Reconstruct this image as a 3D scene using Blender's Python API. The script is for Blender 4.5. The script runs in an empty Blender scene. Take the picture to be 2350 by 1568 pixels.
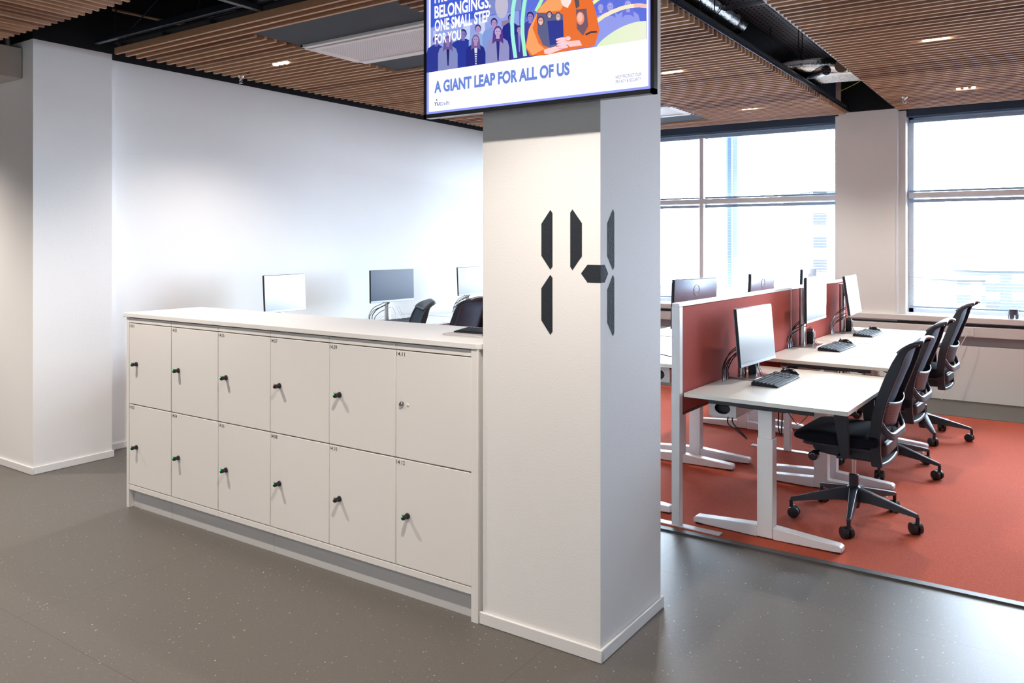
import bpy, bmesh, math, random
from mathutils import Vector, Matrix, Euler
random.seed(14)
R = math.radians
PI = math.pi
C = bpy.context.scene.collection
SC = bpy.context.scene

# ------------------------------------------------------------------ camera
CAM_H = 1.6
YAW = 34.23
FOC = 1847.0          # focal length in photo pixels (2350 wide)
cam_d = bpy.data.cameras.new('camera')
cam_d.sensor_width = 36.0
cam_d.lens = FOC / 2350 * 36.0
cam_d.shift_y = -(784 - 556) / 2350
cam_d.clip_start = 0.05
cam_d.clip_end = 1000
cam = bpy.data.objects.new('camera', cam_d)
C.objects.link(cam)
cam.location = (0, 0, CAM_H)
cam.rotation_euler = (R(90), 0, R(YAW))
SC.camera = cam

# ------------------------------------------------------------------ view, world, daylight
SC.view_settings.view_transform = 'Standard'
SC.view_settings.look = 'None'
SC.view_settings.gamma = 1
SC.view_settings.exposure = 0.0
SC.view_settings.use_curve_mapping = False
SC.cycles.use_denoising = True
SC.cycles.max_bounces = 10
SC.cycles.diffuse_bounces = 6
SC.cycles.glossy_bounces = 4
SC.cycles.transparent_max_bounces = 16
SC.cycles.sample_clamp_indirect = 8
SC.cycles.caustics_reflective = False
SC.cycles.caustics_refractive = False
SKY = 48.0
w = bpy.data.worlds.new('overcast_sky')
SC.world = w
w.use_nodes = True
bg = w.node_tree.nodes['Background']
bg.inputs[0].default_value = (0.79, 0.885, 1.0, 1)
bg.inputs[1].default_value = SKY


def portal(x0, x1, z0, z1, y):
    d = bpy.data.lights.new('window_daylight', 'AREA')
    d.shape = 'RECTANGLE'
    d.size = x1 - x0
    d.size_y = z1 - z0
    d.cycles.is_portal = True
    o = bpy.data.objects.new('window_daylight', d)
    C.objects.link(o)
    o.location = ((x0 + x1) / 2, y, (z0 + z1) / 2)
    o.rotation_euler = (R(-90), 0, 0)


portal(-6.02, -1.99, 0.86, 2.93, 9.62)
portal(-1.36, 2.3, 0.86, 2.93, 9.62)
WARM = (1.0, 0.90, 0.80)
LAMP_W = 100.0

# ------------------------------------------------------------------ materials


def srgb(r, g, b):
    f = lambda c: (c / 255 / 12.92) if c / 255 <= 0.04045 else ((c / 255 + 0.055) / 1.055) ** 2.4
    return (f(r), f(g), f(b), 1)


def mat(name, col, rough=0.5, metal=0.0, spec=0.5, noise=0.0, nscale=20.0, bump=0.0, bscale=200.0, emit=None, estr=1.0):
    m = bpy.data.materials.new(name)
    m.use_nodes = True
    nt = m.node_tree
    b = nt.nodes['Principled BSDF']
    if len(col) == 3:
        col = (*col, 1)
    b.inputs['Base Color'].default_value = col
    b.inputs['Roughness'].default_value = rough
    b.inputs['Metallic'].default_value = metal
    b.inputs['Specular IOR Level'].default_value = spec
    if noise or bump:
        tc = nt.nodes.new('ShaderNodeTexCoord')
    if noise:
        n = nt.nodes.new('ShaderNodeTexNoise')
        n.inputs['Scale'].default_value = nscale
        n.inputs['Detail'].default_value = 4
        nt.links.new(tc.outputs['Object'], n.inputs['Vector'])
        mx = nt.nodes.new('ShaderNodeMix')
        mx.data_type = 'RGBA'
        mx.inputs[6].default_value = tuple(c * (1 - noise) for c in col[:3]) + (1,)
        mx.inputs[7].default_value = tuple(min(1, c * (1 + noise)) for c in col[:3]) + (1,)
        nt.links.new(n.outputs['Fac'], mx.inputs[0])
        nt.links.new(mx.outputs[2], b.inputs['Base Color'])
    if bump:
        n2 = nt.nodes.new('ShaderNodeTexNoise')
        n2.inputs['Scale'].default_value = bscale
        n2.inputs['Detail'].default_value = 3
        nt.links.new(tc.outputs['Object'], n2.inputs['Vector'])
        bp = nt.nodes.new('ShaderNodeBump')
        bp.inputs['Strength'].default_value = bump
        bp.inputs['Distance'].default_value = 0.004
        nt.links.new(n2.outputs['Fac'], bp.inputs['Height'])
        nt.links.new(bp.outputs['Normal'], b.inputs['Normal'])
    if emit is not None:
        b.inputs['Emission Color'].default_value = emit if len(emit) == 4 else (*emit, 1)
        b.inputs['Emission Strength'].default_value = estr
    return m


def emi(name, r, g, b, s=1.0):
    """a lit pixel colour of a screen"""
    return mat(name, (0.01, 0.01, 0.01), 0.25, 0, 0.3, emit=srgb(r, g, b), estr=s)


M = {}
M['wall'] = mat('wall_paint', (0.86, 0.855, 0.845), 0.75, 0, 0.3, noise=0.015, nscale=3, bump=0.12, bscale=130)
M['black_wall'] = mat('black_wall_paint', (0.012, 0.014, 0.018), 0.8, 0, 0.2, noise=0.2, nscale=3)
M['base'] = mat('baseboard_paint', (0.84, 0.83, 0.82), 0.35, noise=0.01)
M['locker'] = mat('locker_lacquer', (0.87, 0.85, 0.82), 0.38, 0, 0.4, noise=0.01, nscale=2)
M['locker_in'] = mat('locker_carcass', (0.42, 0.39, 0.35), 0.6, noise=0.02)
M['ctop'] = mat('worktop_laminate', (0.88, 0.87, 0.85), 0.42, noise=0.01)
M['plinth'] = mat('plinth_laminate', (0.62, 0.62, 0.62), 0.4, noise=0.02, nscale=5)
M['black'] = mat('black_plastic', (0.014, 0.015, 0.018), 0.45, noise=0.1, nscale=40)
M['black_gloss'] = mat('black_gloss_plastic', (0.012, 0.013, 0.016), 0.22, noise=0.05)
M['chair'] = mat('chair_charcoal_plastic', (0.030, 0.036, 0.048), 0.42, noise=0.08, nscale=30)
M['chair_grey'] = mat('chair_slate_plastic', (0.075, 0.09, 0.115), 0.38, noise=0.06, nscale=30)
M['seat'] = mat('seat_fabric', (0.010, 0.013, 0.020), 0.9, 0, 0.2, noise=0.3, nscale=200, bump=0.3, bscale=600)
M['chrome'] = mat('chrome', (0.7, 0.7, 0.7), 0.15, 1.0, noise=0.02)
M['alu'] = mat('brushed_aluminium', (0.55, 0.53, 0.53), 0.32, 1.0, noise=0.05, nscale=60)
M['steel'] = mat('galvanised_steel', (0.42, 0.45, 0.50), 0.35, 0.9, noise=0.35, nscale=18)
M['white_metal'] = mat('white_powder_coat', (0.74, 0.73, 0.73), 0.35, noise=0.02)
M['desk'] = mat('desk_laminate', (0.84, 0.81, 0.72), 0.34, noise=0.015, nscale=8)
M['desk_edge'] = mat('desk_edge_band', (0.74, 0.70, 0.67), 0.45, noise=0.02)
M['rail'] = mat('dark_steel_rail', (0.018, 0.020, 0.026), 0.45, noise=0.1)
M['board'] = mat('slate_grey_board', (0.024, 0.033, 0.048), 0.75, noise=0.08, nscale=6)
M['win'] = mat('window_frame_paint', (0.84, 0.86, 0.88), 0.4, noise=0.02)
M['blind'] = mat('blind_slat_white', (0.80, 0.84, 0.88), 0.4, noise=0.01)
M['blind_rail'] = mat('blind_rail_blue_grey', (0.34, 0.46, 0.62), 0.4, noise=0.05)
M['sillw'] = mat('sill_laminate', (0.80, 0.77, 0.74), 0.4, noise=0.01)
M['mauve'] = mat('recess_grey_paint', (0.34, 0.32, 0.33), 0.7, noise=0.03)
M['decal'] = mat('charcoal_vinyl', (0.030, 0.036, 0.045), 0.75, 0, 0.12, noise=0.08, bump=0.5, bscale=90)
M['green'] = emi('green_led', 40, 235, 140, 1.2)
M['red'] = emi('red_led', 240, 60, 40, 1.2)
M['lamp'] = mat('led_lens', (0.9, 0.9, 0.85), 0.3, emit=(1.0, 0.86, 0.66, 1), estr=22)
M['cable'] = mat('black_cable_rubber', (0.012, 0.014, 0.018), 0.35, noise=0.05)
M['cable_grey'] = mat('grey_cable', (0.25, 0.26, 0.28), 0.4, noise=0.05)
M['cream'] = mat('beige_enamel', (0.50, 0.46, 0.42), 0.5, noise=0.02)
M['grille'] = mat('dark_grille_cloth', (0.075, 0.072, 0.070), 0.8, noise=0.1, nscale=300)
M['key'] = mat('keycap_plastic', (0.016, 0.019, 0.026), 0.55, 0, 0.3, noise=0.05)
M['copper'] = mat('tan_pipe', (0.22, 0.15, 0.11), 0.4, noise=0.1)
M['scr_dark'] = mat('monitor_glass_dark', (0.022, 0.042, 0.085), 0.3, 0, 0.5, noise=0.1, nscale=2)
M['mon_back'] = mat('monitor_back_grey', (0.30, 0.34, 0.42), 0.28, 0.6, noise=0.04)
M['bezel'] = mat('monitor_bezel_silver', (0.45, 0.48, 0.54), 0.3, 0.3, noise=0.02)
M['foil'] = mat('foil_insulation', (0.75, 0.74, 0.74), 0.22, 1.0, noise=0.15, nscale=30, bump=1.0, bscale=45)
M['text'] = mat('printed_black_ink', (0.02, 0.02, 0.022), 0.5, noise=0.02)
M['mark'] = mat('printed_grey_mark', (0.62, 0.64, 0.68), 0.4, noise=0.02)
M['white_plastic'] = mat('white_plastic', (0.80, 0.79, 0.77), 0.35, noise=0.01)
M['floorline'] = mat('edge_profile_grey', (0.085, 0.082, 0.080), 0.5, noise=0.05)
M['skirt'] = mat('grey_skirting_vinyl', (0.16, 0.15, 0.135), 0.6, noise=0.05)


def mat_screen_glow(strength):
    """a glowing monitor face: white fading to pale blue at the foot"""
    m = mat('monitor_glow', (0.02, 0.02, 0.02), 0.25, 0, 0.5)
    nt = m.node_tree
    b = nt.nodes['Principled BSDF']
    tc = nt.nodes.new('ShaderNodeTexCoord')
    sp = nt.nodes.new('ShaderNodeSeparateXYZ')
    cr = nt.nodes.new('ShaderNodeValToRGB')
    cr.color_ramp.elements[0].position = 0.0
    cr.color_ramp.elements[0].color = srgb(205, 222, 246)
    cr.color_ramp.elements[1].position = 0.45
    cr.color_ramp.elements[1].color = srgb(240, 245, 252)
    nt.links.new(tc.outputs['Generated'], sp.inputs[0])
    nt.links.new(sp.outputs[2], cr.inputs[0])
    nt.links.new(cr.outputs[0], b.inputs['Emission Color'])
    b.inputs['Emission Strength'].default_value = strength
    return m


M['scr_window_glare'] = mat_screen_glow(0.28)  # right-hand monitors: emission stands in for window reflections on the glass
M['scr_bright'] = mat_screen_glow(0.85)


def mat_wood():
    m = bpy.data.materials.new('pine_slat_wood')
    m.use_nodes = True
    nt = m.node_tree
    b = nt.nodes['Principled BSDF']
    geo = nt.nodes.new('ShaderNodeNewGeometry')
    tc = nt.nodes.new('ShaderNodeTexCoord')
    cr = nt.nodes.new('ShaderNodeValToRGB')
    e = cr.color_ramp.elements
    e[0].position = 0.0
    e[0].color = (0.22, 0.085, 0.045, 1)
    e[1].position = 1.0
    e[1].color = (0.50, 0.29, 0.165, 1)
    for p, c in ((0.12, (0.33, 0.16, 0.085, 1)), (0.3, (0.44, 0.235, 0.125, 1)), (0.7, (0.47, 0.255, 0.14, 1))):
        n = e.new(p)
        n.color = c
    nt.links.new(geo.outputs['Random Per Island'], cr.inputs[0])
    mp = nt.nodes.new('ShaderNodeMapping')
    mp.inputs['Scale'].default_value = (6, 6, 60)
    nt.links.new(tc.outputs['Object'], mp.inputs['Vector'])
    n = nt.nodes.new('ShaderNodeTexNoise')
    n.inputs['Scale'].default_value = 2.0
    n.inputs['Detail'].default_value = 5
    nt.links.new(mp.outputs[0], n.inputs['Vector'])
    mr = nt.nodes.new('ShaderNodeMapRange')
    mr.inputs[3].default_value = 0.72
    mr.inputs[4].default_value = 1.22
    nt.links.new(n.outputs['Fac'], mr.inputs[0])
    # knots
    v = nt.nodes.new('ShaderNodeTexVoronoi')
    v.inputs['Scale'].default_value = 2.2
    nt.links.new(tc.outputs['Object'], v.inputs['Vector'])
    kr = nt.nodes.new('ShaderNodeMapRange')
    kr.inputs[1].default_value = 0.03
    kr.inputs[2].default_value = 0.07
    kr.inputs[3].default_value = 0.22
    kr.inputs[4].default_value = 1.0
    nt.links.new(v.outputs['Distance'], kr.inputs[0])
    mm = nt.nodes.new('ShaderNodeMath')
    mm.operation = 'MULTIPLY'
    nt.links.new(mr.outputs[0], mm.inputs[0])
    nt.links.new(kr.outputs[0], mm.inputs[1])
    vm = nt.nodes.new('ShaderNodeVectorMath')
    vm.operation = 'SCALE'
    nt.links.new(cr.outputs[0], vm.inputs[0])
    nt.links.new(mm.outputs[0], vm.inputs[3])
    nt.links.new(vm.outputs[0], b.inputs['Base Color'])
    b.inputs['Roughness'].default_value = 0.5
    return m


M['wood'] = mat_wood()


def mat_floor():
    m = bpy.data.materials.new('speckled_linoleum')
    m.use_nodes = True
    nt = m.node_tree
    b = nt.nodes['Principled BSDF']
    tc = nt.nodes.new('ShaderNodeTexCoord')
    n = nt.nodes.new('ShaderNodeTexNoise')
    n.inputs['Scale'].default_value = 90
    n.inputs['Detail'].default_value = 5
    nt.links.new(tc.outputs['Object'], n.inputs['Vector'])
    base = nt.nodes.new('ShaderNodeMix')
    base.data_type = 'RGBA'
    base.inputs[6].default_value = (0.100, 0.092, 0.082, 1)
    base.inputs[7].default_value = (0.150, 0.139, 0.125, 1)
    nt.links.new(n.outputs['Fac'], base.inputs[0])
    # pale flecks, slightly stretched
    mp = nt.nodes.new('ShaderNodeMapping')
    mp.inputs['Scale'].default_value = (1.0, 1.0, 1)
    nt.links.new(tc.outputs['Object'], mp.inputs['Vector'])
    last = base.outputs[2]
    for sc, th, col, seed in ((34, 0.085, (0.62, 0.57, 0.50, 1), 0), (70, 0.10, (0.40, 0.36, 0.31, 1), 3.3), (45, 0.06, (0.05, 0.045, 0.04, 1), 7.7)):
        v = nt.nodes.new('ShaderNodeTexVoronoi')
        v.inputs['Scale'].default_value = sc
        ad = nt.nodes.new('ShaderNodeVectorMath')
        ad.operation = 'ADD'
        ad.inputs[1].default_value = (seed, seed * 2, 0)
        nz = nt.nodes.new('ShaderNodeTexNoise')
        nz.inputs['Scale'].default_value = 60
        nt.links.new(tc.outputs['Object'], nz.inputs['Vector'])
        sc2 = nt.nodes.new('ShaderNodeVectorMath')
        sc2.operation = 'SCALE'
        sc2.inputs[3].default_value = 0.02
        nt.links.new(nz.outputs['Color'], sc2.inputs[0])
        a2 = nt.nodes.new('ShaderNodeVectorMath')
        a2.operation = 'ADD'
        nt.links.new(mp.outputs[0], ad.inputs[0])
        nt.links.new(ad.outputs[0], a2.inputs[0])
        nt.links.new(sc2.outputs[0], a2.inputs[1])
        nt.links.new(a2.outputs[0], v.inputs['Vector'])
        lt = nt.nodes.new('ShaderNodeMath')
        lt.operation = 'LESS_THAN'
        lt.inputs[1].default_value = th
        nt.links.new(v.outputs['Distance'], lt.inputs[0])
        sx = nt.nodes.new('ShaderNodeSeparateColor')
        nt.links.new(v.outputs['Color'], sx.inputs[0])
        g = nt.nodes.new('ShaderNodeMath')
        g.operation = 'GREATER_THAN'
        g.inputs[1].default_value = 0.45
        nt.links.new(sx.outputs[0], g.inputs[0])
        mu = nt.nodes.new('ShaderNodeMath')
        mu.operation = 'MULTIPLY'
        nt.links.new(lt.outputs[0], mu.inputs[0])
        nt.links.new(g.outputs[0], mu.inputs[1])
        mx = nt.nodes.new('ShaderNodeMix')
        mx.data_type = 'RGBA'
        nt.links.new(mu.outputs[0], mx.inputs[0])
        nt.links.new(last, mx.inputs[6])
        mx.inputs[7].default_value = col
        last = mx.outputs[2]
    # sheet joints every two metres
    sp = nt.nodes.new('ShaderNodeSeparateXYZ')
    nt.links.new(tc.outputs['Object'], sp.inputs[0])
    for out, off in ((0, 1.675), (1, 0.35)):
        ad = nt.nodes.new('ShaderNodeMath')
        ad.inputs[1].default_value = off + 20
        nt.links.new(sp.outputs[out], ad.inputs[0])
        md = nt.nodes.new('ShaderNodeMath')
        md.operation = 'MODULO'
        md.inputs[1].default_value = 2.0
        nt.links.new(ad.outputs[0], md.inputs[0])
        lt = nt.nodes.new('ShaderNodeMath')
        lt.operation = 'LESS_THAN'
        lt.inputs[1].default_value = 0.0022
        nt.links.new(md.outputs[0], lt.inputs[0])
        mx = nt.nodes.new('ShaderNodeMix')
        mx.data_type = 'RGBA'
        nt.links.new(lt.outputs[0], mx.inputs[0])
        nt.links.new(last, mx.inputs[6])
        mx.inputs[7].default_value = (0.07, 0.055, 0.045, 1)
        last = mx.outputs[2]
    nt.links.new(last, b.inputs['Base Color'])
    b.inputs['Roughness'].default_value = 0.42
    b.inputs['Specular IOR Level'].default_value = 0.4
    return m


M['floor'] = mat_floor()


def mat_carpet(name, c0, c1, bs=260):
    m = bpy.data.materials.new(name)
    m.use_nodes = True
    nt = m.node_tree
    b = nt.nodes['Principled BSDF']
    tc = nt.nodes.new('ShaderNodeTexCoord')
    n = nt.nodes.new('ShaderNodeTexNoise')
    n.inputs['Scale'].default_value = bs
    n.inputs['Detail'].default_value = 3
    nt.links.new(tc.outputs['Object'], n.inputs['Vector'])
    mr = nt.nodes.new('ShaderNodeMapRange')
    mr.inputs[1].default_value = 0.3
    mr.inputs[2].default_value = 0.7
    nt.links.new(n.outputs['Fac'], mr.inputs[0])
    mx = nt.nodes.new('ShaderNodeMix')
    mx.data_type = 'RGBA'
    mx.inputs[6].default_value = c0
    mx.inputs[7].default_value = c1
    nt.links.new(mr.outputs[0], mx.inputs[0])
    nt.links.new(mx.outputs[2], b.inputs['Base Color'])
    bp = nt.nodes.new('ShaderNodeBump')
    bp.inputs['Strength'].default_value = 0.4
    bp.inputs['Distance'].default_value = 0.002
    nt.links.new(n.outputs['Fac'], bp.inputs['Height'])
    nt.links.new(bp.outputs['Normal'], b.inputs['Normal'])
    b.inputs['Roughness'].default_value = 0.95
    b.inputs['Specular IOR Level'].default_value = 0.15
    return m


M['carpet'] = mat_carpet('rust_red_carpet', (0.32, 0.060, 0.036, 1), (0.64, 0.145, 0.082, 1), 420)
M['felt'] = mat_carpet('brick_red_felt', (0.34, 0.070, 0.058, 1), (0.46, 0.10, 0.083, 1), 420)


def mat_mesh(name, col, alpha, scale):
    """open-weave netting: threads with see-through gaps"""
    m = mat(name, col, 0.6)
    nt = m.node_tree
    b = nt.nodes['Principled BSDF']
    tc = nt.nodes.new('ShaderNodeTexCoord')
    ck = nt.nodes.new('ShaderNodeTexNoise')
    ck.inputs['Scale'].default_value = scale
    nt.links.new(tc.outputs['Object'], ck.inputs['Vector'])
    mr = nt.nodes.new('ShaderNodeMapRange')
    mr.inputs[1].default_value = 0.45
    mr.inputs[2].default_value = 0.55
    mr.inputs[3].default_value = alpha
    mr.inputs[4].default_value = 1.0
    nt.links.new(ck.outputs['Fac'], mr.inputs[0])
    nt.links.new(mr.outputs[0], b.inputs['Alpha'])
    return m


M['net'] = mat('chair_back_netting', (0.060, 0.086, 0.125), 0.8, 0, 0.15, noise=0.15, nscale=400)


def mat_lattice():
    m = mat('lumbar_lattice', (0.13, 0.14, 0.165), 0.4)
    nt = m.node_tree
    b = nt.nodes['Principled BSDF']
    tc = nt.nodes.new('ShaderNodeTexCoord')
    mp = nt.nodes.new('ShaderNodeMapping')
    mp.inputs['Rotation'].default_value = (R(45), 0, 0)
    nt.links.new(tc.outputs['Object'], mp.inputs['Vector'])
    ck = nt.nodes.new('ShaderNodeTexChecker')
    ck.inputs['Scale'].default_value = 95
    ck.inputs['Color1'].default_value = (0.16, 0.17, 0.20, 1)
    ck.inputs['Color2'].default_value = (0.018, 0.02, 0.026, 1)
    nt.links.new(mp.outputs[0], ck.inputs['Vector'])
    nt.links.new(ck.outputs['Color'], b.inputs['Base Color'])
    return m


M['lattice'] = mat_lattice()


def mat_holes():
    """perforated steel tray: dark punched slots"""
    m = mat('perforated_steel', (0.40, 0.43, 0.48), 0.3, 0.85)
    nt = m.node_tree
    b = nt.nodes['Principled BSDF']
    tc = nt.nodes.new('ShaderNodeTexCoord')
    mp = nt.nodes.new('ShaderNodeMapping')
    mp.inputs['Scale'].default_value = (28, 16, 1)
    nt.links.new(tc.outputs['Object'], mp.inputs['Vector'])
    fr = nt.nodes.new('ShaderNodeVectorMath')
    fr.operation = 'FRACTION'
    nt.links.new(mp.outputs[0], fr.inputs[0])
    sp = nt.nodes.new('ShaderNodeSeparateXYZ')
    nt.links.new(fr.outputs[0], sp.inputs[0])
    l1 = nt.nodes.new('ShaderNodeMath')
    l1.operation = 'LESS_THAN'
    l1.inputs[1].default_value = 0.38
    l2 = nt.nodes.new('ShaderNodeMath')
    l2.operation = 'LESS_THAN'
    l2.inputs[1].default_value = 0.45
    nt.links.new(sp.outputs[0], l1.inputs[0])
    nt.links.new(sp.outputs[1], l2.inputs[0])
    mu = nt.nodes.new('ShaderNodeMath')
    mu.operation = 'MULTIPLY'
    nt.links.new(l1.outputs[0], mu.inputs[0])
    nt.links.new(l2.outputs[0], mu.inputs[1])
    mx = nt.nodes.new('ShaderNodeMix')
    mx.data_type = 'RGBA'
    mx.inputs[6].default_value = (0.42, 0.45, 0.50, 1)
    mx.inputs[7].default_value = (0.01, 0.01, 0.015, 1)
    nt.links.new(mu.outputs[0], mx.inputs[0])
    nt.links.new(mx.outputs[2], b.inputs['Base Color'])
    return m


M['holes'] = mat_holes()


def mat_perf_white():
    m = mat('perforated_white_metal', (0.66, 0.64, 0.66), 0.4)
    nt = m.node_tree
    b = nt.nodes['Principled BSDF']
    tc = nt.nodes.new('ShaderNodeTexCoord')
    mp = nt.nodes.new('ShaderNodeMapping')
    mp.inputs['Scale'].default_value = (80, 80, 1)
    mp.inputs['Rotation'].default_value = (0, 0, R(45))
    nt.links.new(tc.outputs['Object'], mp.inputs['Vector'])
    fr = nt.nodes.new('ShaderNodeVectorMath')
    fr.operation = 'FRACTION'
    nt.links.new(mp.outputs[0], fr.inputs[0])
    ds = nt.nodes.new('ShaderNodeVectorMath')
    ds.operation = 'DISTANCE'
    ds.inputs[1].default_value = (0.5, 0.5, 0)
    sx = nt.nodes.new('ShaderNodeSeparateXYZ')
    cx = nt.nodes.new('ShaderNodeCombineXYZ')
    nt.links.new(fr.outputs[0], sx.inputs[0])
    nt.links.new(sx.outputs[0], cx.inputs[0])
    nt.links.new(sx.outputs[1], cx.inputs[1])
    nt.links.new(cx.outputs[0], ds.inputs[0])
    lt = nt.nodes.new('ShaderNodeMath')
    lt.operation = 'LESS_THAN'
    lt.inputs[1].default_value = 0.26
    nt.links.new(ds.outputs['Value'], lt.inputs[0])
    mx = nt.nodes.new('ShaderNodeMix')
    mx.data_type = 'RGBA'
    mx.inputs[6].default_value = (0.68, 0.66, 0.68, 1)
    mx.inputs[7].default_value = (0.22, 0.21, 0.22, 1)
    nt.links.new(lt.outputs[0], mx.inputs[0])
    nt.links.new(mx.outputs[2], b.inputs['Base Color'])
    return m


M['perf'] = mat_perf_white()


def mat_glass():
    m = bpy.data.materials.new('window_glass')
    m.use_nodes = True
    nt = m.node_tree
    for n in list(nt.nodes):
        if n.type != 'OUTPUT_MATERIAL':
            nt.nodes.remove(n)
    out = [n for n in nt.nodes if n.type == 'OUTPUT_MATERIAL'][0]
    tr = nt.nodes.new('ShaderNodeBsdfTransparent')
    tr.inputs[0].default_value = (0.93, 0.97, 1.0, 1)
    gl = nt.nodes.new('ShaderNodeBsdfGlossy')
    gl.inputs['Roughness'].default_value = 0.02
    fr = nt.nodes.new('ShaderNodeFresnel')
    fr.inputs[0].default_value = 1.45
    mx = nt.nodes.new('ShaderNodeMixShader')
    nt.links.new(fr.outputs[0], mx.inputs[0])
    nt.links.new(tr.outputs[0], mx.inputs[1])
    nt.links.new(gl.outputs[0], mx.inputs[2])
    nt.links.new(mx.outputs[0], out.inputs[0])
    return m


M['glass'] = mat_glass()


def mat_facade(name, wall, glass, sx, sz):
    m = mat(name, wall, 0.8)
    nt = m.node_tree
    b = nt.nodes['Principled BSDF']
    tc = nt.nodes.new('ShaderNodeTexCoord')
    mp = nt.nodes.new('ShaderNodeMapping')
    mp.inputs['Scale'].default_value = (1 / sx, 1 / sx, 1 / sz)
    nt.links.new(tc.outputs['Object'], mp.inputs['Vector'])
    fr = nt.nodes.new('ShaderNodeVectorMath')
    fr.operation = 'FRACTION'
    nt.links.new(mp.outputs[0], fr.inputs[0])
    sp = nt.nodes.new('ShaderNodeSeparateXYZ')
    nt.links.new(fr.outputs[0], sp.inputs[0])
    vals = []
    for i, th in ((0, 0.55), (2, 0.5)):
        l = nt.nodes.new('ShaderNodeMath')
        l.operation = 'LESS_THAN'
        l.inputs[1].default_value = th
        nt.links.new(sp.outputs[i], l.inputs[0])
        vals.append(l)
    mu = nt.nodes.new('ShaderNodeMath')
    mu.operation = 'MULTIPLY'
    nt.links.new(vals[0].outputs[0], mu.inputs[0])
    nt.links.new(vals[1].outputs[0], mu.inputs[1])
    mx = nt.nodes.new('ShaderNodeMix')
    mx.data_type = 'RGBA'
    mx.inputs[6].default_value = (*wall, 1)
    mx.inputs[7].default_value = (*glass, 1)
    nt.links.new(mu.outputs[0], mx.inputs[0])
    nt.links.new(mx.outputs[2], b.inputs['Base Color'])
    return m


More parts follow.
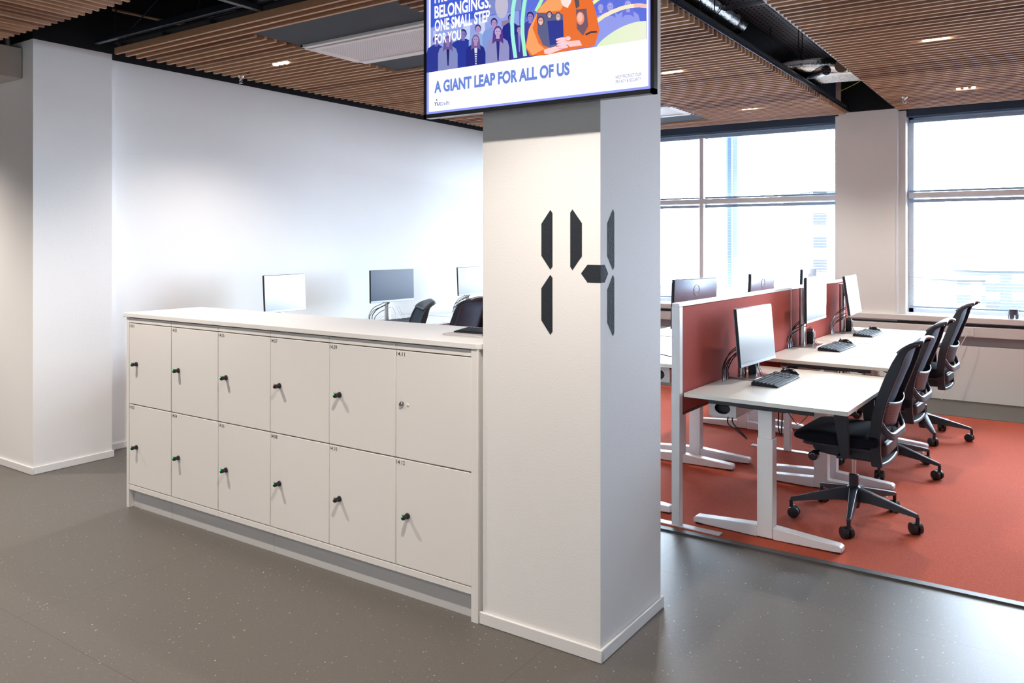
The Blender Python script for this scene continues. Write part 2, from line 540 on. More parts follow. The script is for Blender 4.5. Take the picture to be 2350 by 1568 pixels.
# ------------------------------------------------------------------ mesh helpers
class MB:
    def __init__(self):
        self.bm = bmesh.new()
        self.mi = 0

    def _tag(self, faces):
        for f in faces:
            f.material_index = self.mi

    def box(self, x0, x1, y0, y1, z0, z1):
        bm = self.bm
        v = [bm.verts.new(p) for p in ((x0, y0, z0), (x1, y0, z0), (x1, y1, z0), (x0, y1, z0), (x0, y0, z1), (x1, y0, z1), (x1, y1, z1), (x0, y1, z1))]
        fs = [bm.faces.new([v[i] for i in q]) for q in ((3, 2, 1, 0), (4, 5, 6, 7), (0, 1, 5, 4), (1, 2, 6, 5), (2, 3, 7, 6), (3, 0, 4, 7))]
        self._tag(fs)
        return v

    def obox(self, c, size, rot=(0, 0, 0)):
        sx, sy, sz = (s / 2 for s in size)
        v = self.box(-sx, sx, -sy, sy, -sz, sz)
        m = Matrix.Translation(c) @ Euler(rot).to_matrix().to_4x4()
        for q in v:
            q.co = m @ q.co
        return v

    def loft(self, rings, caps=True, closed=True):
        """rings: lists of points, all the same length"""
        bm = self.bm
        vr = [[bm.verts.new(p) for p in r] for r in rings]
        n = len(vr[0])
        fs = []
        for a, b in zip(vr, vr[1:]):
            for i in range(n if closed else n - 1):
                j = (i + 1) % n
                fs.append(bm.faces.new((a[i], a[j], b[j], b[i])))
        if caps:
            fs.append(bm.faces.new(list(reversed(vr[0]))))
            fs.append(bm.faces.new(vr[-1]))
        self._tag(fs)
        return vr

    def cyl(self, p0, p1, r0, r1=None, seg=16):
        p0, p1 = Vector(p0), Vector(p1)
        r1 = r0 if r1 is None else r1
        d = (p1 - p0).normalized()
        a = d.orthogonal().normalized()
        b = d.cross(a)
        rings = []
        for p, r in ((p0, r0), (p1, r1)):
            rings.append([p + a * r * math.cos(2 * PI * i / seg) + b * r * math.sin(2 * PI * i / seg) for i in range(seg)])
        self.loft(rings)

    def tube(self, pts, r, seg=8, sub=4):
        pts = [Vector(p) for p in pts]
        if sub > 1 and len(pts) > 2:
            q = []
            for i in range(len(pts) - 1):
                p0 = pts[max(i - 1, 0)]
                p1, p2 = pts[i], pts[i + 1]
                p3 = pts[min(i + 2, len(pts) - 1)]
                for k in range(sub):
                    t = k / sub
                    q.append(0.5 * ((2 * p1) + (-p0 + p2) * t + (2 * p0 - 5 * p1 + 4 * p2 - p3) * t * t + (-p0 + 3 * p1 - 3 * p2 + p3) * t ** 3))
            q.append(pts[-1])
            pts = q
        rings = []
        a = None
        for i, p in enumerate(pts):
            d = (pts[min(i + 1, len(pts) - 1)] - pts[max(i - 1, 0)]).normalized()
            if a is None:
                a = d.orthogonal().normalized()
            else:
                a = (a - d * a.dot(d))
                a = a.normalized() if a.length > 1e-6 else d.orthogonal().normalized()
            b = d.cross(a)
            rings.append([p + a * r * math.cos(2 * PI * k / seg) + b * r * math.sin(2 * PI * k / seg) for k in range(seg)])
        self.loft(rings)

    def lathe(self, prof, c=(0, 0, 0), seg=24, axis='z'):
        rings = []
        for r, h in prof:
            ring = []
            for i in range(seg):
                a = 2 * PI * i / seg
                x, y = r * math.cos(a), r * math.sin(a)
                p = {'z': (x, y, h), 'y': (x, h, -y), 'x': (h, x, y)}[axis]
                ring.append(Vector(p) + Vector(c))
            rings.append(ring)
        self.loft(rings)

    def prism(self, poly, d0, d1, plane='xz'):
        def P(a, b, d):
            return {'xz': (a, d, b), 'yz': (d, a, b), 'xy': (a, b, d)}[plane]
        self.loft([[P(a, b, d0) for a, b in poly], [P(a, b, d1) for a, b in poly]])

    def rbox(self, x0, x1, y0, y1, z0, z1, r, seg=4):
        """box with corners rounded in plan"""
        poly = []
        for cx, cy, a0 in ((x1 - r, y1 - r, 0), (x0 + r, y1 - r, 90), (x0 + r, y0 + r, 180), (x1 - r, y0 + r, 270)):
            for k in range(seg + 1):
                a = R(a0 + 90 * k / seg)
                poly.append((cx + r * math.cos(a), cy + r * math.sin(a)))
        self.prism(poly, z0, z1, 'xy')

    def sheet(self, grid):
        bm = self.bm
        v = [[bm.verts.new(p) for p in row] for row in grid]
        fs = []
        for a, b in zip(v, v[1:]):
            for i in range(len(a) - 1):
                fs.append(bm.faces.new((a[i], a[i + 1], b[i + 1], b[i])))
        self._tag(fs)

    def poly(self, pts):
        f = self.bm.faces.new([self.bm.verts.new(p) for p in pts])
        self._tag([f])
        return f

    def obj(self, name, m, parent=None, bevel=0, smooth=35, solid=0, subsurf=0, flat=False):
        me = bpy.data.meshes.new(name)
        bmesh.ops.recalc_face_normals(self.bm, faces=self.bm.faces) if not flat else None
        self.bm.to_mesh(me)
        self.bm.free()
        for mm in (m if isinstance(m, (list, tuple)) else [m]):
            me.materials.append(mm)
        if smooth:
            me.polygons.foreach_set('use_smooth', [True] * len(me.polygons))
            me.set_sharp_from_angle(angle=R(smooth))
        o = bpy.data.objects.new(name, me)
        C.objects.link(o)
        if parent is not None:
            o.parent = parent
        if solid:
            s = o.modifiers.new('solid', 'SOLIDIFY')
            s.thickness = solid
            s.offset = 0
        if bevel:
            b = o.modifiers.new('bevel', 'BEVEL')
            b.width = bevel
            b.segments = 2
            b.limit_method = 'ANGLE'
            b.angle_limit = R(40)
        if subsurf:
            s = o.modifiers.new('subsurf', 'SUBSURF')
            s.levels = subsurf
            s.render_levels = subsurf
        return o


def tag(o, label, cat, group=None):
    o['label'] = label
    o['category'] = cat
    if group:
        o['group'] = group
    return o


def thing(name, label, cat, loc=(0, 0, 0), rotz=0, group=None):
    o = bpy.data.objects.new(name, None)
    o.empty_display_size = 0.1
    C.objects.link(o)
    o.location = loc
    o.rotation_euler = (0, 0, rotz)
    return tag(o, label, cat, group)


def struct(mb, name, m, parent=None, **k):
    o = mb.obj(name, m, parent, **k)
    if parent is None:
        o['kind'] = 'structure'
    return o


def copy_tree(o, parent=None):
    c = o.copy()
    C.objects.link(c)
    if parent is not None:
        c.parent = parent
    for ch in [x for x in bpy.data.objects if x.parent == o]:
        copy_tree(ch, c)
    return c


def dup(o, loc, rotz, label, cat=None):
    c = copy_tree(o)
    c.location = loc
    c.rotation_euler = (0, 0, rotz)
    c['label'] = label
    return c


TXT = {}


def text_geo(s, bold=0.0):
    """letters as flat mesh, returned as verts and faces scaled to a unit box"""
    key = (s, bold)
    if key in TXT:
        return TXT[key]
    cu = bpy.data.curves.new('letters', 'FONT')
    cu.body = s
    cu.size = 1
    cu.offset = bold
    cu.resolution_u = 4
    ob = bpy.data.objects.new('letters', cu)
    C.objects.link(ob)
    me = bpy.data.meshes.new_from_object(ob)
    vs = [v.co.copy() for v in me.vertices]
    fs = [tuple(p.vertices) for p in me.polygons]
    bpy.data.objects.remove(ob)
    bpy.data.curves.remove(cu)
    bpy.data.meshes.remove(me)
    x0, x1 = min(v.x for v in vs), max(v.x for v in vs)
    y0, y1 = min(v.y for v in vs), max(v.y for v in vs)
    vs = [((v.x - x0) / (x1 - x0), (v.y - y0) / (y1 - y0)) for v in vs]
    TXT[key] = (vs, fs)
    return TXT[key]


def put_text(mb, s, x, z, wd, ht, y, bold=0.0):
    """letters on a wall facing -y: left edge x, foot z"""
    vs, fs = text_geo(s, bold)
    bv = [mb.bm.verts.new((x + a * wd, y, z + b * ht)) for a, b in vs]
    for f in fs:
        try:
            ff = mb.bm.faces.new([bv[i] for i in f])
            ff.material_index = mb.mi
        except ValueError:
            pass


# ================================================================== ROOM
ZW = 3.0        # top of the white paint
ZC = 3.75       # black soffit
XR = 4.2
YB = -2.6
b = MB()
b.box(-9.0, XR + 0.2, YB - 0.2, 9.7, -0.2, 0)
struct(b, 'floor', M['floor'])
b = MB()
b.box(-6.02, XR, 4.21, 8.37, 0, 0.006)
o = struct(b, 'floor', M['carpet'])
b = MB()
b.box(-6.02, XR, 4.165, 4.21, 0, 0.009)
struct(b, 'trim_1', M['floorline'])
b = MB()
b.box(-6.02, XR, 8.37, 8.39, 0, 0.008)
struct(b, 'trim_2', M['floorline'])
b = MB()
b.box(-9.0, XR + 0.2, YB - 0.2, 9.9, ZC, ZC + 0.2)
struct(b, 'ceiling', M['black_wall'])


def wall(name, x0, x1, y0, y1):
    b = MB()
    b.box(x0, x1, y0, y1, 0, ZW)
    b.mi = 1
    b.box(x0, x1, y0, y1, ZW, ZC)
    return struct(b, name, [M['wall'], M['black_wall']])


wall('wall_left', -6.22, -6.02, 3.28, 9.7)
wall('wall_left_pier', -9.0, -5.835, 2.722, 3.28)
wall('wall_far_left', -9.2, -9.0, YB, 2.722)
wall('wall_right', XR, XR + 0.2, YB, 9.7)
wall('wall_rear', -9.2, XR + 0.2, YB - 0.2, YB)
b = MB()
b.box(-1.999, -1.445, 2.722, 3.281, 0, ZC)
struct(b, 'wall_pillar', M['wall'])
# fine horizontal joint across the left wall
b = MB()
b.box(-6.02, -6.017, 3.28, 9.2, 2.289, 2.297)
struct(b, 'trim_3', M['wall'])


def skirting(name, pts, t=0.012, hgt=0.052):
    """pts: outline walked with the room on the outside; bevelled top"""
    b = MB()
    for (x0, x1, y0, y1) in pts:
        b.box(x0, x1, y0, y1, 0, hgt)
    return struct(b, name, M['base'], bevel=0.004)


skirting('baseboard_pillar', [(-2.011, -1.433, 2.710, 2.722), (-1.445, -1.433, 2.722, 3.293), (-2.011, -1.445, 3.281, 3.293)])
skirting('baseboard_left_pier', [(-9.0, -5.823, 2.710, 2.722), (-5.835, -5.823, 2.722, 3.292)])
skirting('baseboard_left', [(-6.02, -6.008, 3.28, 9.2)])

# ---- window wall
YF = 9.2
b = MB()
b.box(-6.22, XR + 0.2, YF, 9.7, 0, 0.56)        # lower panel
b.mi = 1
b.box(-6.22, XR + 0.2, YF + 0.05, 9.7, 0.56, 0.80)  # recessed strip behind the trunking
struct(b, 'wall_back', [M['wall'], M['mauve']])
b = MB()
b.box(-6.02, XR, YF - 0.014, YF, 0, 0.004)
b.box(-6.02, XR, YF - 0.006, YF, 0, 0.012)
struct(b, 'baseboard_back', M['skirt'])
b = MB()
b.box(-6.02, XR, YF - 0.015, YF + 0.06, 0.655, 0.757)
struct(b, 'trim_4', M['sillw'], bevel=0.004)
b = MB()
b.box(-6.02, XR, YF + 0.01, YF + 0.05, 0.762, 0.775)
struct(b, 'trim_5', M['rail'])
b = MB()
b.box(-6.02, XR, YF - 0.03, 9.47, 0.792, 0.85)
struct(b, 'window_sill', M['sillw'], bevel=0.006)
b = MB()
b.box(-6.22, XR + 0.2, 9.36, 9.75, 2.925, ZC)
struct(b, 'wall_back_lintel', mat('black_lintel_with_glare', (0.035, 0.058, 0.10), 0.6, noise=0.05))  # black lintel; bluish window glare is put into its base colour
b = MB()
b.box(-1.985, -1.405, 9.22, 9.75, 0, ZW)
b.mi = 1
b.box(-1.985, -1.405, 9.22, 9.75, ZW, ZC)
struct(b, 'wall_back_pier', [M['wall'], M['black_wall']])
b = MB()
b.box(-1.415, -1.395, 9.205, 9.24, 0.85, ZW)
struct(b, 'trim_6', M['win'])
b = MB()
b.box(-1.405, -1.335, 9.30, 9.7, 0.85, 2.98)
struct(b, 'trim_7', M['wall'])
b = MB()
b.box(-2.035, -1.985, 9.30, 9.7, 0.85, 2.98)
struct(b, 'trim_8', M['wall'])

YG = 9.56


def window(n, x0, x1, mulls):
    b = MB()
    for (a, c) in ((x0, x0 + 0.05), (x1 - 0.05, x1)):
        b.box(a, c, YG - 0.05, YG + 0.05, 0.85, 2.93)
    b.box(x0, x1, YG - 0.05, YG + 0.05, 0.85, 0.90)
    b.box(x0, x1, YG - 0.05, YG + 0.05, 2.88, 2.93)
    o = struct(b, 'window_%d' % n, M['win'], bevel=0.004)
    b = MB()
    b.box(x0 + 0.01, x1 - 0.01, 9.42, YG + 0.04, 2.068, 2.125)
    struct(b, 'transom', M['win'], o, bevel=0.004)
    for (a, c) in mulls:
        b = MB()
        b.box(a, c, 9.43, YG + 0.04, 0.90, 2.88)
        struct(b, 'mullion', M['win'], o, bevel=0.004)
    for (z0, z1) in ((0.90, 2.068), (2.125, 2.88)):
        b = MB()
        b.box(x0 + 0.05, x1 - 0.05, YG + 0.01, YG + 0.016, z0, z1)
        struct(b, 'pane', M['glass'], o)
    return o


window(1, -6.02, -2.035, [(-3.645, -3.595)])
window(2, -1.335, 2.30, [])
b = MB()
b.box(2.30, XR + 0.2, 9.22, 9.75, 0, ZW)  # unseen pier, added to cut the daylight on the pillar's right face
b.mi = 1
b.box(2.30, XR + 0.2, 9.22, 9.75, ZW, ZC)
struct(b, 'wall_back_pier_unseen', [M['wall'], M['black_wall']])


def blind(x0, x1, z0, z1, label, dens=0.0315, tilt=4):
    t = thing('venetian_blind', label, 'blind', ((x0 + x1) / 2, 9.47, z1), 0, 'venetian blinds on the windows')
    hw = (x1 - x0) / 2
    b = MB()
    b.box(-hw, hw, -0.018, 0.018, -0.034, 0)
    b.obj('headrail', M['blind_rail'], t, bevel=0.003)
    b = MB()
    hgt = z1 - z0
    n = int((hgt - 0.07) / dens)
    for k in range(n):
        z = -0.05 - k * dens
        b.obox((0, 0, z), (hw * 2, 0.0235, 0.0012), (R(tilt), 0, 0))
    b.obj('slats', M['blind'], t, smooth=0)
    b = MB()
    b.box(-hw, hw, -0.014, 0.014, -hgt, -hgt + 0.02)
    b.obj('bottom_rail', M['blind_rail'], t, bevel=0.003)
    k = int(2 * hw / 0.9) + 1
    for i in range(k):
        b = MB()
        x = -hw + 0.12 + i * (2 * hw - 0.24) / max(1, k - 1)
        b.cyl((x, -0.013, 0), (x, -0.013, -hgt + 0.01), 0.0011, seg=6)
        b.obj('ladder_cord', M['blind'], t)
    return t


blind(-5.95, -3.66, 0.905, 2.055, 'white venetian blind in the lower left window pane, left of the mullion')
blind(-3.58, -2.05, 0.905, 2.055, 'white venetian blind in the lower left window, between mullion and white pier')
blind(-5.95, -3.66, 2.13, 2.90, 'white venetian blind in the upper left window pane, left of the mullion')
blind(-3.58, -2.05, 2.13, 2.90, 'white venetian blind in the upper left window, beside the white pier')
blind(-1.32, 2.28, 0.905, 2.055, 'white venetian blind across the lower right window above the sill')
blind(-1.32, 2.28, 2.13, 2.90, 'white venetian blind across the upper right window below the slatted ceiling')

# ---- outside
b = MB()
b.box(-3.50, -3.345, 9.95, 10.2, -1.0, 3.6)
b.mi = 1
b.box(-3.455, -3.405, 9.90, 9.95, -1.0, 3.6)
tag(b.obj('facade_fin', [M['win'], M['blind_rail']]), 'blue grey vertical facade fin outside the left window with a dark centre strip', 'facade fin')
b = MB()
b.box(-400, 400, 20, 500, -44.2, -44)
o = b.obj('city_ground', mat('city_ground', (0.030, 0.031, 0.030), 0.9, noise=0.4, nscale=0.03))
o['kind'] = 'structure'


def px_dir(u):
    r = (u - 1175) / FOC
    c, s = math.cos(R(YAW)), math.sin(R(YAW))
    return Vector((r * c - s, r * s + c, 0))


def building(u0, u1, dist, ztop, depth, label, wallc, glassc, sx, sz, roof=True):
    p0 = px_dir(u0) * dist
    p1 = px_dir(u1) * dist
    wdt = (p1 - p0).length
    ang = math.atan2(p1.y - p0.y, p1.x - p0.x)
    t = thing('apartment_building', label, 'building', (p0.x, p0.y, -44), ang)
    b = MB()
    b.box(0, wdt, 0, depth, 0, ztop + 44)
    b.obj('facade', mat_facade('facade_paint', wallc, glassc, sx, sz), t, smooth=0)
    b = MB()
    b.box(-0.3, wdt + 0.3, -0.3, depth + 0.3, ztop + 44, ztop + 44.7)
    b.box(wdt * 0.3, wdt * 0.5, depth * 0.3, depth * 0.6, ztop + 44.7, ztop + 46.5)
    b.obj('roof', mat('roof_felt', (0.05, 0.05, 0.05), 0.8, noise=0.1), t, smooth=0)


building(1866, 1925, 110, 8.5, 12, 'pale high-rise tower seen faintly through the left window beside the white pier', (0.045, 0.044, 0.043), (0.004, 0.005, 0.006), 3.4, 3.2)
building(2196, 2262, 150, -5.5, 20, 'pinkish brick housing block seen through the blind above the rearmost chair', (0.036, 0.022, 0.020), (0.014, 0.017, 0.021), 4.6, 3.4)
building(2262, 2420, 160, -4.2, 20, 'blue grey housing block with rows of windows at the far right of the window', (0.016, 0.019, 0.022), (0.05, 0.05, 0.05), 5.2, 3.4)
building(2080, 2190, 210, -11.5, 20, 'low pale building far away at the left side of the right window', (0.07, 0.07, 0.07), (0.05, 0.052, 0.055), 5, 3.5)
building(1520, 1650, 300, -15.0, 12, 'low distant building on the horizon behind the left window', (0.07, 0.07, 0.07), (0.05, 0.052, 0.055), 6, 4)
building(1690, 1850, 220, -12.0, 12, 'low distant building on the horizon between facade fin and tower', (0.07, 0.07, 0.07), (0.05, 0.052, 0.055), 6, 4)

# ================================================================== CEILING
ZS = 2.95


def slat_bay(name, label, cells, axis, holes=(), pitch=0.0815, parent=None):
    """slats with a 22 x 45 mm section; holes = rectangles left open"""
    x0, x1, y0, y1 = cells
    t = thing(name, label, 'ceiling', ((x0 + x1) / 2, (y0 + y1) / 2, ZS))
    ox, oy = (x0 + x1) / 2, (y0 + y1) / 2
    b = MB()
    W = 0.022
    rnd = random.Random(5)

    def run(a0, a1, c, ax):
        # break a long slat into boards so the grain changes
        cuts = [a0]
        p = a0 + rnd.uniform(1.2, 3.6)
        while p < a1 - 0.8:
            cuts.append(p)
            p += rnd.uniform(2.0, 3.8)
        cuts.append(a1)
        for u, v in zip(cuts, cuts[1:]):
            if ax == 'x':
                b.box(u - ox, v - 0.001 - ox, c - W / 2 - oy, c + W / 2 - oy, 0, 0.045)
            else:
                b.box(c - W / 2 - ox, c + W / 2 - ox, u - oy, v - 0.001 - oy, 0, 0.045)
    if axis == 'x':
        c = y0 + W / 2
        while c < y1:
            segs = [(x0, x1)]
            for (hx0, hx1, hy0, hy1) in holes:
                if hy0 - 0.012 < c < hy1 + 0.012:
                    ns = []
                    for (a, e) in segs:
                        if hx0 > a:
                            ns.append((a, min(e, hx0)))
                        if hx1 < e:
                            ns.append((max(a, hx1), e))
                    segs = [q for q in ns if q[1] - q[0] > 0.02]
            for a, e in segs:
                run(a, e, c, 'x')
            c += pitch
    else:
        c = x0 + W / 2
        while c < x1:
            run(y0, y1, c, 'y')
            c += pitch
    b.obj('slats', M['wood'], t, smooth=0)
    b = MB()
    # black battens above the slats
    if axis == 'x':
        n = int((x1 - x0) / 0.6) + 1
        for i in range(n + 1):
            x = x0 + 0.06 + i * (x1 - x0 - 0.12) / n
            if any(h[0] - 0.03 < x < h[1] + 0.03 for h in holes):
                ys = sorted([y0] + [v for h in holes for v in (h[2], h[3])] + [y1])
                for a, e in zip(ys[0::2], ys[1::2]):
                    b.box(x - 0.02 - ox, x + 0.02 - ox, a - oy, e - oy, 0.046, 0.075)
            else:
                b.box(x - 0.02 - ox, x + 0.02 - ox, y0 - oy, y1 - oy, 0.046, 0.075)
    else:
        n = int((y1 - y0) / 0.6) + 1
        for i in range(n + 1):
            y = y0 + 0.06 + i * (y1 - y0 - 0.12) / n
            b.box(x0 - ox, x1 - ox, y - 0.02 - oy, y + 0.02 - oy, 0.046, 0.075)
    b.obj('battens', M['rail'], t, smooth=0)
    b = MB()
    hx = [(max(h[0], x0), min(h[1], x1), max(h[2], y0), min(h[3], y1)) for h in holes]
    # black acoustic felt lying on the battens
    xs = sorted(set([x0, x1] + [v for h in hx for v in h[:2]]))
    ys = sorted(set([y0, y1] + [v for h in hx for v in h[2:]]))
    for xa, xb in zip(xs, xs[1:]):
        for ya, yb in zip(ys, ys[1:]):
            mx_, my_ = (xa + xb) / 2, (ya + yb) / 2
            if any(h[0] < mx_ < h[1] and h[2] < my_ < h[3] for h in hx):
                continue
            b.box(xa - ox, xb - ox, ya - oy, yb - oy, 0.076, 0.09)
    b.obj('backing_felt', M['black_wall'], t, smooth=0)
    return t


HOLE1 = (-4.37, -3.10, 3.36, 4.80)
HOLE2 = (-4.37, -3.20, 7.13, 8.60)
PIL = (-2.05, -1.40, 2.6, 3.33)
slat_bay('slatted_ceiling', 'pine slat ceiling bay above the desks between left wall and open duct strip', (-5.61, -1.86, 3.172, 9.02), 'x', [HOLE1, HOLE2, PIL])
slat_bay('slatted_ceiling', 'pine slat ceiling bay on the right of the open duct strip', (-1.37, XR - 0.1, 3.36, 9.05), 'x')
slat_bay('slatted_ceiling', 'pine slat ceiling bay in the top left corner running the other way', (-8.4, XR - 0.1, YB + 0.2, 2.53), 'y', pitch=0.0797)


def ac_unit(h, ya, yb, label):
    x0, x1, y0, y1 = h
    for (a, e, lb) in ((y0, ya, 'near'), (yb, y1, 'far')):
        b = MB()
        b.box(x0 + 0.004, x1 - 0.004, a + 0.004, e - 0.004, ZS + 0.018, ZS + 0.036)
        o = b.obj('ceiling_board', M['board'])
        tag(o, 'slate grey board in the slats on the %s side of the %s' % (lb, label), 'ceiling board')
    t = thing('air_conditioner', 'white perforated %s set among the ceiling slats' % label, 'air conditioner', ((x0 + x1) / 2, (ya + yb) / 2, ZS + 0.005))
    hx, hy = (x1 - x0) / 2, (yb - ya) / 2
    b = MB()
    for (a, c, d, e) in ((-hx, hx, -hy, -hy + 0.035), (-hx, hx, hy - 0.075, hy), (-hx, -hx + 0.03, -hy, hy), (hx - 0.03, hx, -hy, hy)):
        b.box(a, c, d, e, -0.006, 0.05)
    b.obj('frame', M['white_metal'], t, bevel=0.004)
    b = MB()
    b.box(-hx + 0.03, hx - 0.03, -hy + 0.035, -hy + 0.07, 0.03, 0.05)
    b.obj('air_slot', M['black'], t)
    b = MB()
    b.box(-hx + 0.03, hx - 0.03, -hy + 0.07, -hy + 0.11, -0.004, 0.05)
    b.box(-hx + 0.03, -hx + 0.07, -hy + 0.11, hy - 0.075, -0.004, 0.05)
    b.box(hx - 0.07, hx - 0.03, -hy + 0.11, hy - 0.075, -0.004, 0.05)
    b.obj('inner_frame', M['white_metal'], t, bevel=0.003)
    b = MB()
    b.box(-hx + 0.07, hx - 0.07, -hy + 0.11, hy - 0.076, 0.0, 0.02)
    b.obj('grille', M['perf'], t, smooth=0)


ac_unit(HOLE1, 3.80, 4.42, 'air unit nearest the lockers')
ac_unit(HOLE2, 7.50, 8.12, 'air unit near the windows')


def downlight(x, y, label, power=LAMP_W, z=ZS, tone=WARM):
    t = thing('downlight', label, 'ceiling light', (x, y, z), 0, 'recessed triple downlights')
    b = MB()
    b.box(-0.095, 0.095, -0.032, 0.032, 0.012, 0.045)
    b.obj('housing', M['black'], t)
    for k in (-1, 0, 1):
        b = MB()
        b.lathe([(0.0, -0.004), (0.018, -0.004), (0.024, 0.001), (0.024, 0.012)], (k * 0.058, 0, 0.004), 16)
        b.obj('lens', M['lamp'], t)
    d = bpy.data.lights.new('downlight_beam', 'SPOT')
    d.energy = power
    d.color = tone
    d.spot_size = R(128)
    d.spot_blend = 0.75
    d.shadow_soft_size = 0.035
    o = bpy.data.objects.new('downlight_beam', d)
    C.objects.link(o)
    o.parent = t
    o.location = (0, 0, -0.02)


downlight(-4.888, 4.066, 'triple downlight in the slats left of the near air unit')
downlight(-2.553, 6.016, 'triple downlight in the slats just right of the pillar')
downlight(-2.596, 8.09, 'triple downlight in the slats above the far desks')
downlight(-0.681, 6.022, 'triple downlight in the right slat bay, the nearer one')
downlight(-0.681, 8.105, 'triple downlight in the right slat bay, the one near the window')
for (x, y, pw_) in ((-7.2, 1.65, 280), (-4.4, 1.65, 225), (-1.5, 1.65, 215), (-4.4, -0.5, 130), (-1.5, -0.5, 130), (1.6, 6.0, 100)):
    downlight(x, y, 'triple downlight out of sight in the slats above the walkway', pw_, ZS, (1.0, 0.89, 0.79))


def sprinkler(x, y, label):
    t = thing('sprinkler', label, 'sprinkler', (x, y, ZS))
    b = MB()
    b.lathe([(0.026, 0.002), (0.022, -0.010), (0.010, -0.016), (0.009, -0.03)], seg=16)
    b.obj('body', M['chrome'], t)
    b = MB()
    b.tube([(-0.011, 0, -0.02), (-0.015, 0, -0.04), (0, 0, -0.055), (0.015, 0, -0.04), (0.011, 0, -0.02)], 0.003, 6)
    b.lathe([(0.016, -0.056), (0.016, -0.059)], seg=14)
    b.obj('deflector', M['chrome'], t)


sprinkler(-5.504, 4.171, 'small chrome sprinkler head under the slats near the left wall')
sprinkler(-1.192, 8.246, 'small chrome sprinkler head under the right slat bay')

# ---- things in the open strips
def bar(name, label, cat, boxes, m, **k):
    b = MB()
    for q in boxes:
        b.box(*q)
    return tag(b.obj(name, m, **k), label, cat)


bar('edge_channel', 'black steel channel along the right edge of the middle slat bay', 'steel channel', [(-1.90, -1.872, 3.4, 9.2, 3.0, 3.06)], M['steel'] and mat('black_steel_channel', (0.045, 0.06, 0.09), 0.3, 0.7, noise=0.1), bevel=0.004)
CH = bpy.data.materials['black_steel_channel']
bar('edge_channel', 'black steel channel along the left edge of the right slat bay', 'steel channel', [(-1.465, -1.435, 3.4, 9.2, 3.04, 3.09)], CH, bevel=0.004)
bar('edge_channel', 'black steel channel above the first slat near the left pier', 'steel channel', [(-5.75, -2.1, 3.10, 3.135, 3.03, 3.075)], CH, bevel=0.004)

t = thing('air_duct', 'shiny foil air duct in the open ceiling strip right of the pillar', 'air duct', (-2.14, 3.4, 3.36))
b = MB()
prof = []
n = 60
rings = []
for i in range(n + 1):
    y = i / n * 2.95
    r = 0.115 + 0.003 * math.sin(i * 2.1)
    if i > n - 4:
        r *= 0.8
    rings.append([(r * math.cos(2 * PI * k / 24), y, r * math.sin(2 * PI * k / 24)) for k in range(24)])
b.loft(rings)
b.obj('duct_wall', M['foil'], t)
for y in (0.9, 1.55, 2.3):
    b = MB()
    b.tube([(0.121 * math.cos(a), y, 0.121 * math.sin(a)) for a in [2 * PI * k / 24 for k in range(25)]], 0.004, 6, 1)
    b.obj('strap', M['black'], t)

t = thing('cable_tray', 'perforated steel cable tray beside the foil duct in the open strip', 'cable tray', (-1.85, 3.4, 3.30))
b = MB()
b.box(-0.12, 0.12, 0, 4.35, 0, 0.004)
b.obj('tray_floor', M['holes'], t)
for s in (-1, 1):
    b = MB()
    b.box(s * 0.12 - 0.003, s * 0.12 + 0.003, 0, 4.35, 0, 0.05)
    b.obj('tray_side', M['steel'], t)
b = MB()
b.box(-0.16, 0.16, 2.25, 2.29, -0.025, -0.002)
b.obj('bracket', M['steel'], t)
for (x, y, zz) in ((-1.995, 5.45, 3.03), (-1.71, 6.55, 3.05), (-1.70, 6.62, 3.05), (-1.60, 8.0, 3.1), (-1.885, 4.9, 3.05), (-1.885, 6.4, 3.05), (-1.885, 7.8, 3.05)):
    b = MB()
    b.cyl((x, y, zz), (x, y, ZC), 0.004, seg=8)
    tag(b.obj('threaded_rod', M['rail']), 'thin dark hanger rod in the open strip right of the pillar', 'rod', 'hanger rods right of the pillar')

t = thing('foil_pipe_bend', 'crumpled foil pipe bend crossing the end of the open ceiling strip', 'pipe', (-1.85, 7.30, 3.15))
b = MB()
b.tube([(-0.22, -0.05, 0.0), (-0.02, 0.02, 0.01), (0.18, 0.06, 0.0), (0.33, 0.12, -0.01)], 0.06, 16, 6)
b.obj('thick_pipe', M['foil'], t)
b = MB()
b.tube([(-0.16, 0.22, -0.03), (0.0, 0.14, -0.05), (0.12, 0.02, -0.07), (0.20, -0.10, -0.08)], 0.042, 14, 6)
b.obj('thin_pipe', M['foil'], t)
b = MB()
b.lathe([(0.058, 0), (0.058, 0.03), (0.03, 0.04)], (0.30, 0.02, -0.03), 18, 'y')
b.obj('pipe_end', M['copper'], t)
t = thing('foil_pipe_row', 'row of bright foil wrapped pipes at the far end of the open strip', 'pipe', (-1.72, 7.62, 3.12))
for k in range(5):
    b = MB()
    b.tube([(-0.30, 0.075 * k, 0.0), (0.0, 0.075 * k + 0.02, 0.01), (0.6, 0.075 * k + 0.10, 0.0)], 0.033, 12, 5)
    b.obj('pipe', M['foil'], t)
t = thing('white_trunking', 'short white vertical trunking on the dark wall at the end of the open strip', 'trunking', (-1.985, 9.2, 3.0))
b = MB()
b.box(-0.022, 0.028, -0.012, 0.02, 0.02, 0.34)
b.obj('cover', M['white_metal'], t, bevel=0.003)
for k in range(4):
    b = MB()
    b.tube([(-0.012 + 0.01 * k, 0, 0.34), (-0.01 + 0.01 * k, 0, 0.40), (-0.04 + 0.012 * k, -0.02, 0.47), (-0.12 + 0.01 * k, -0.06, 0.5)], 0.0045, 6, 4)
    b.obj('cable', M['white_plastic'], t)
b = MB()
b.tube([(-1.60, 8.9, 3.34), (-1.75, 9.0, 3.27), (-1.97, 9.15, 3.22)], 0.004, 6, 5)
tag(b.obj('earth_wire', mat('yellow_green_wire', (0.45, 0.55, 0.08), 0.4, noise=0.1)), 'thin yellow green wire hanging to the white trunking', 'wire')

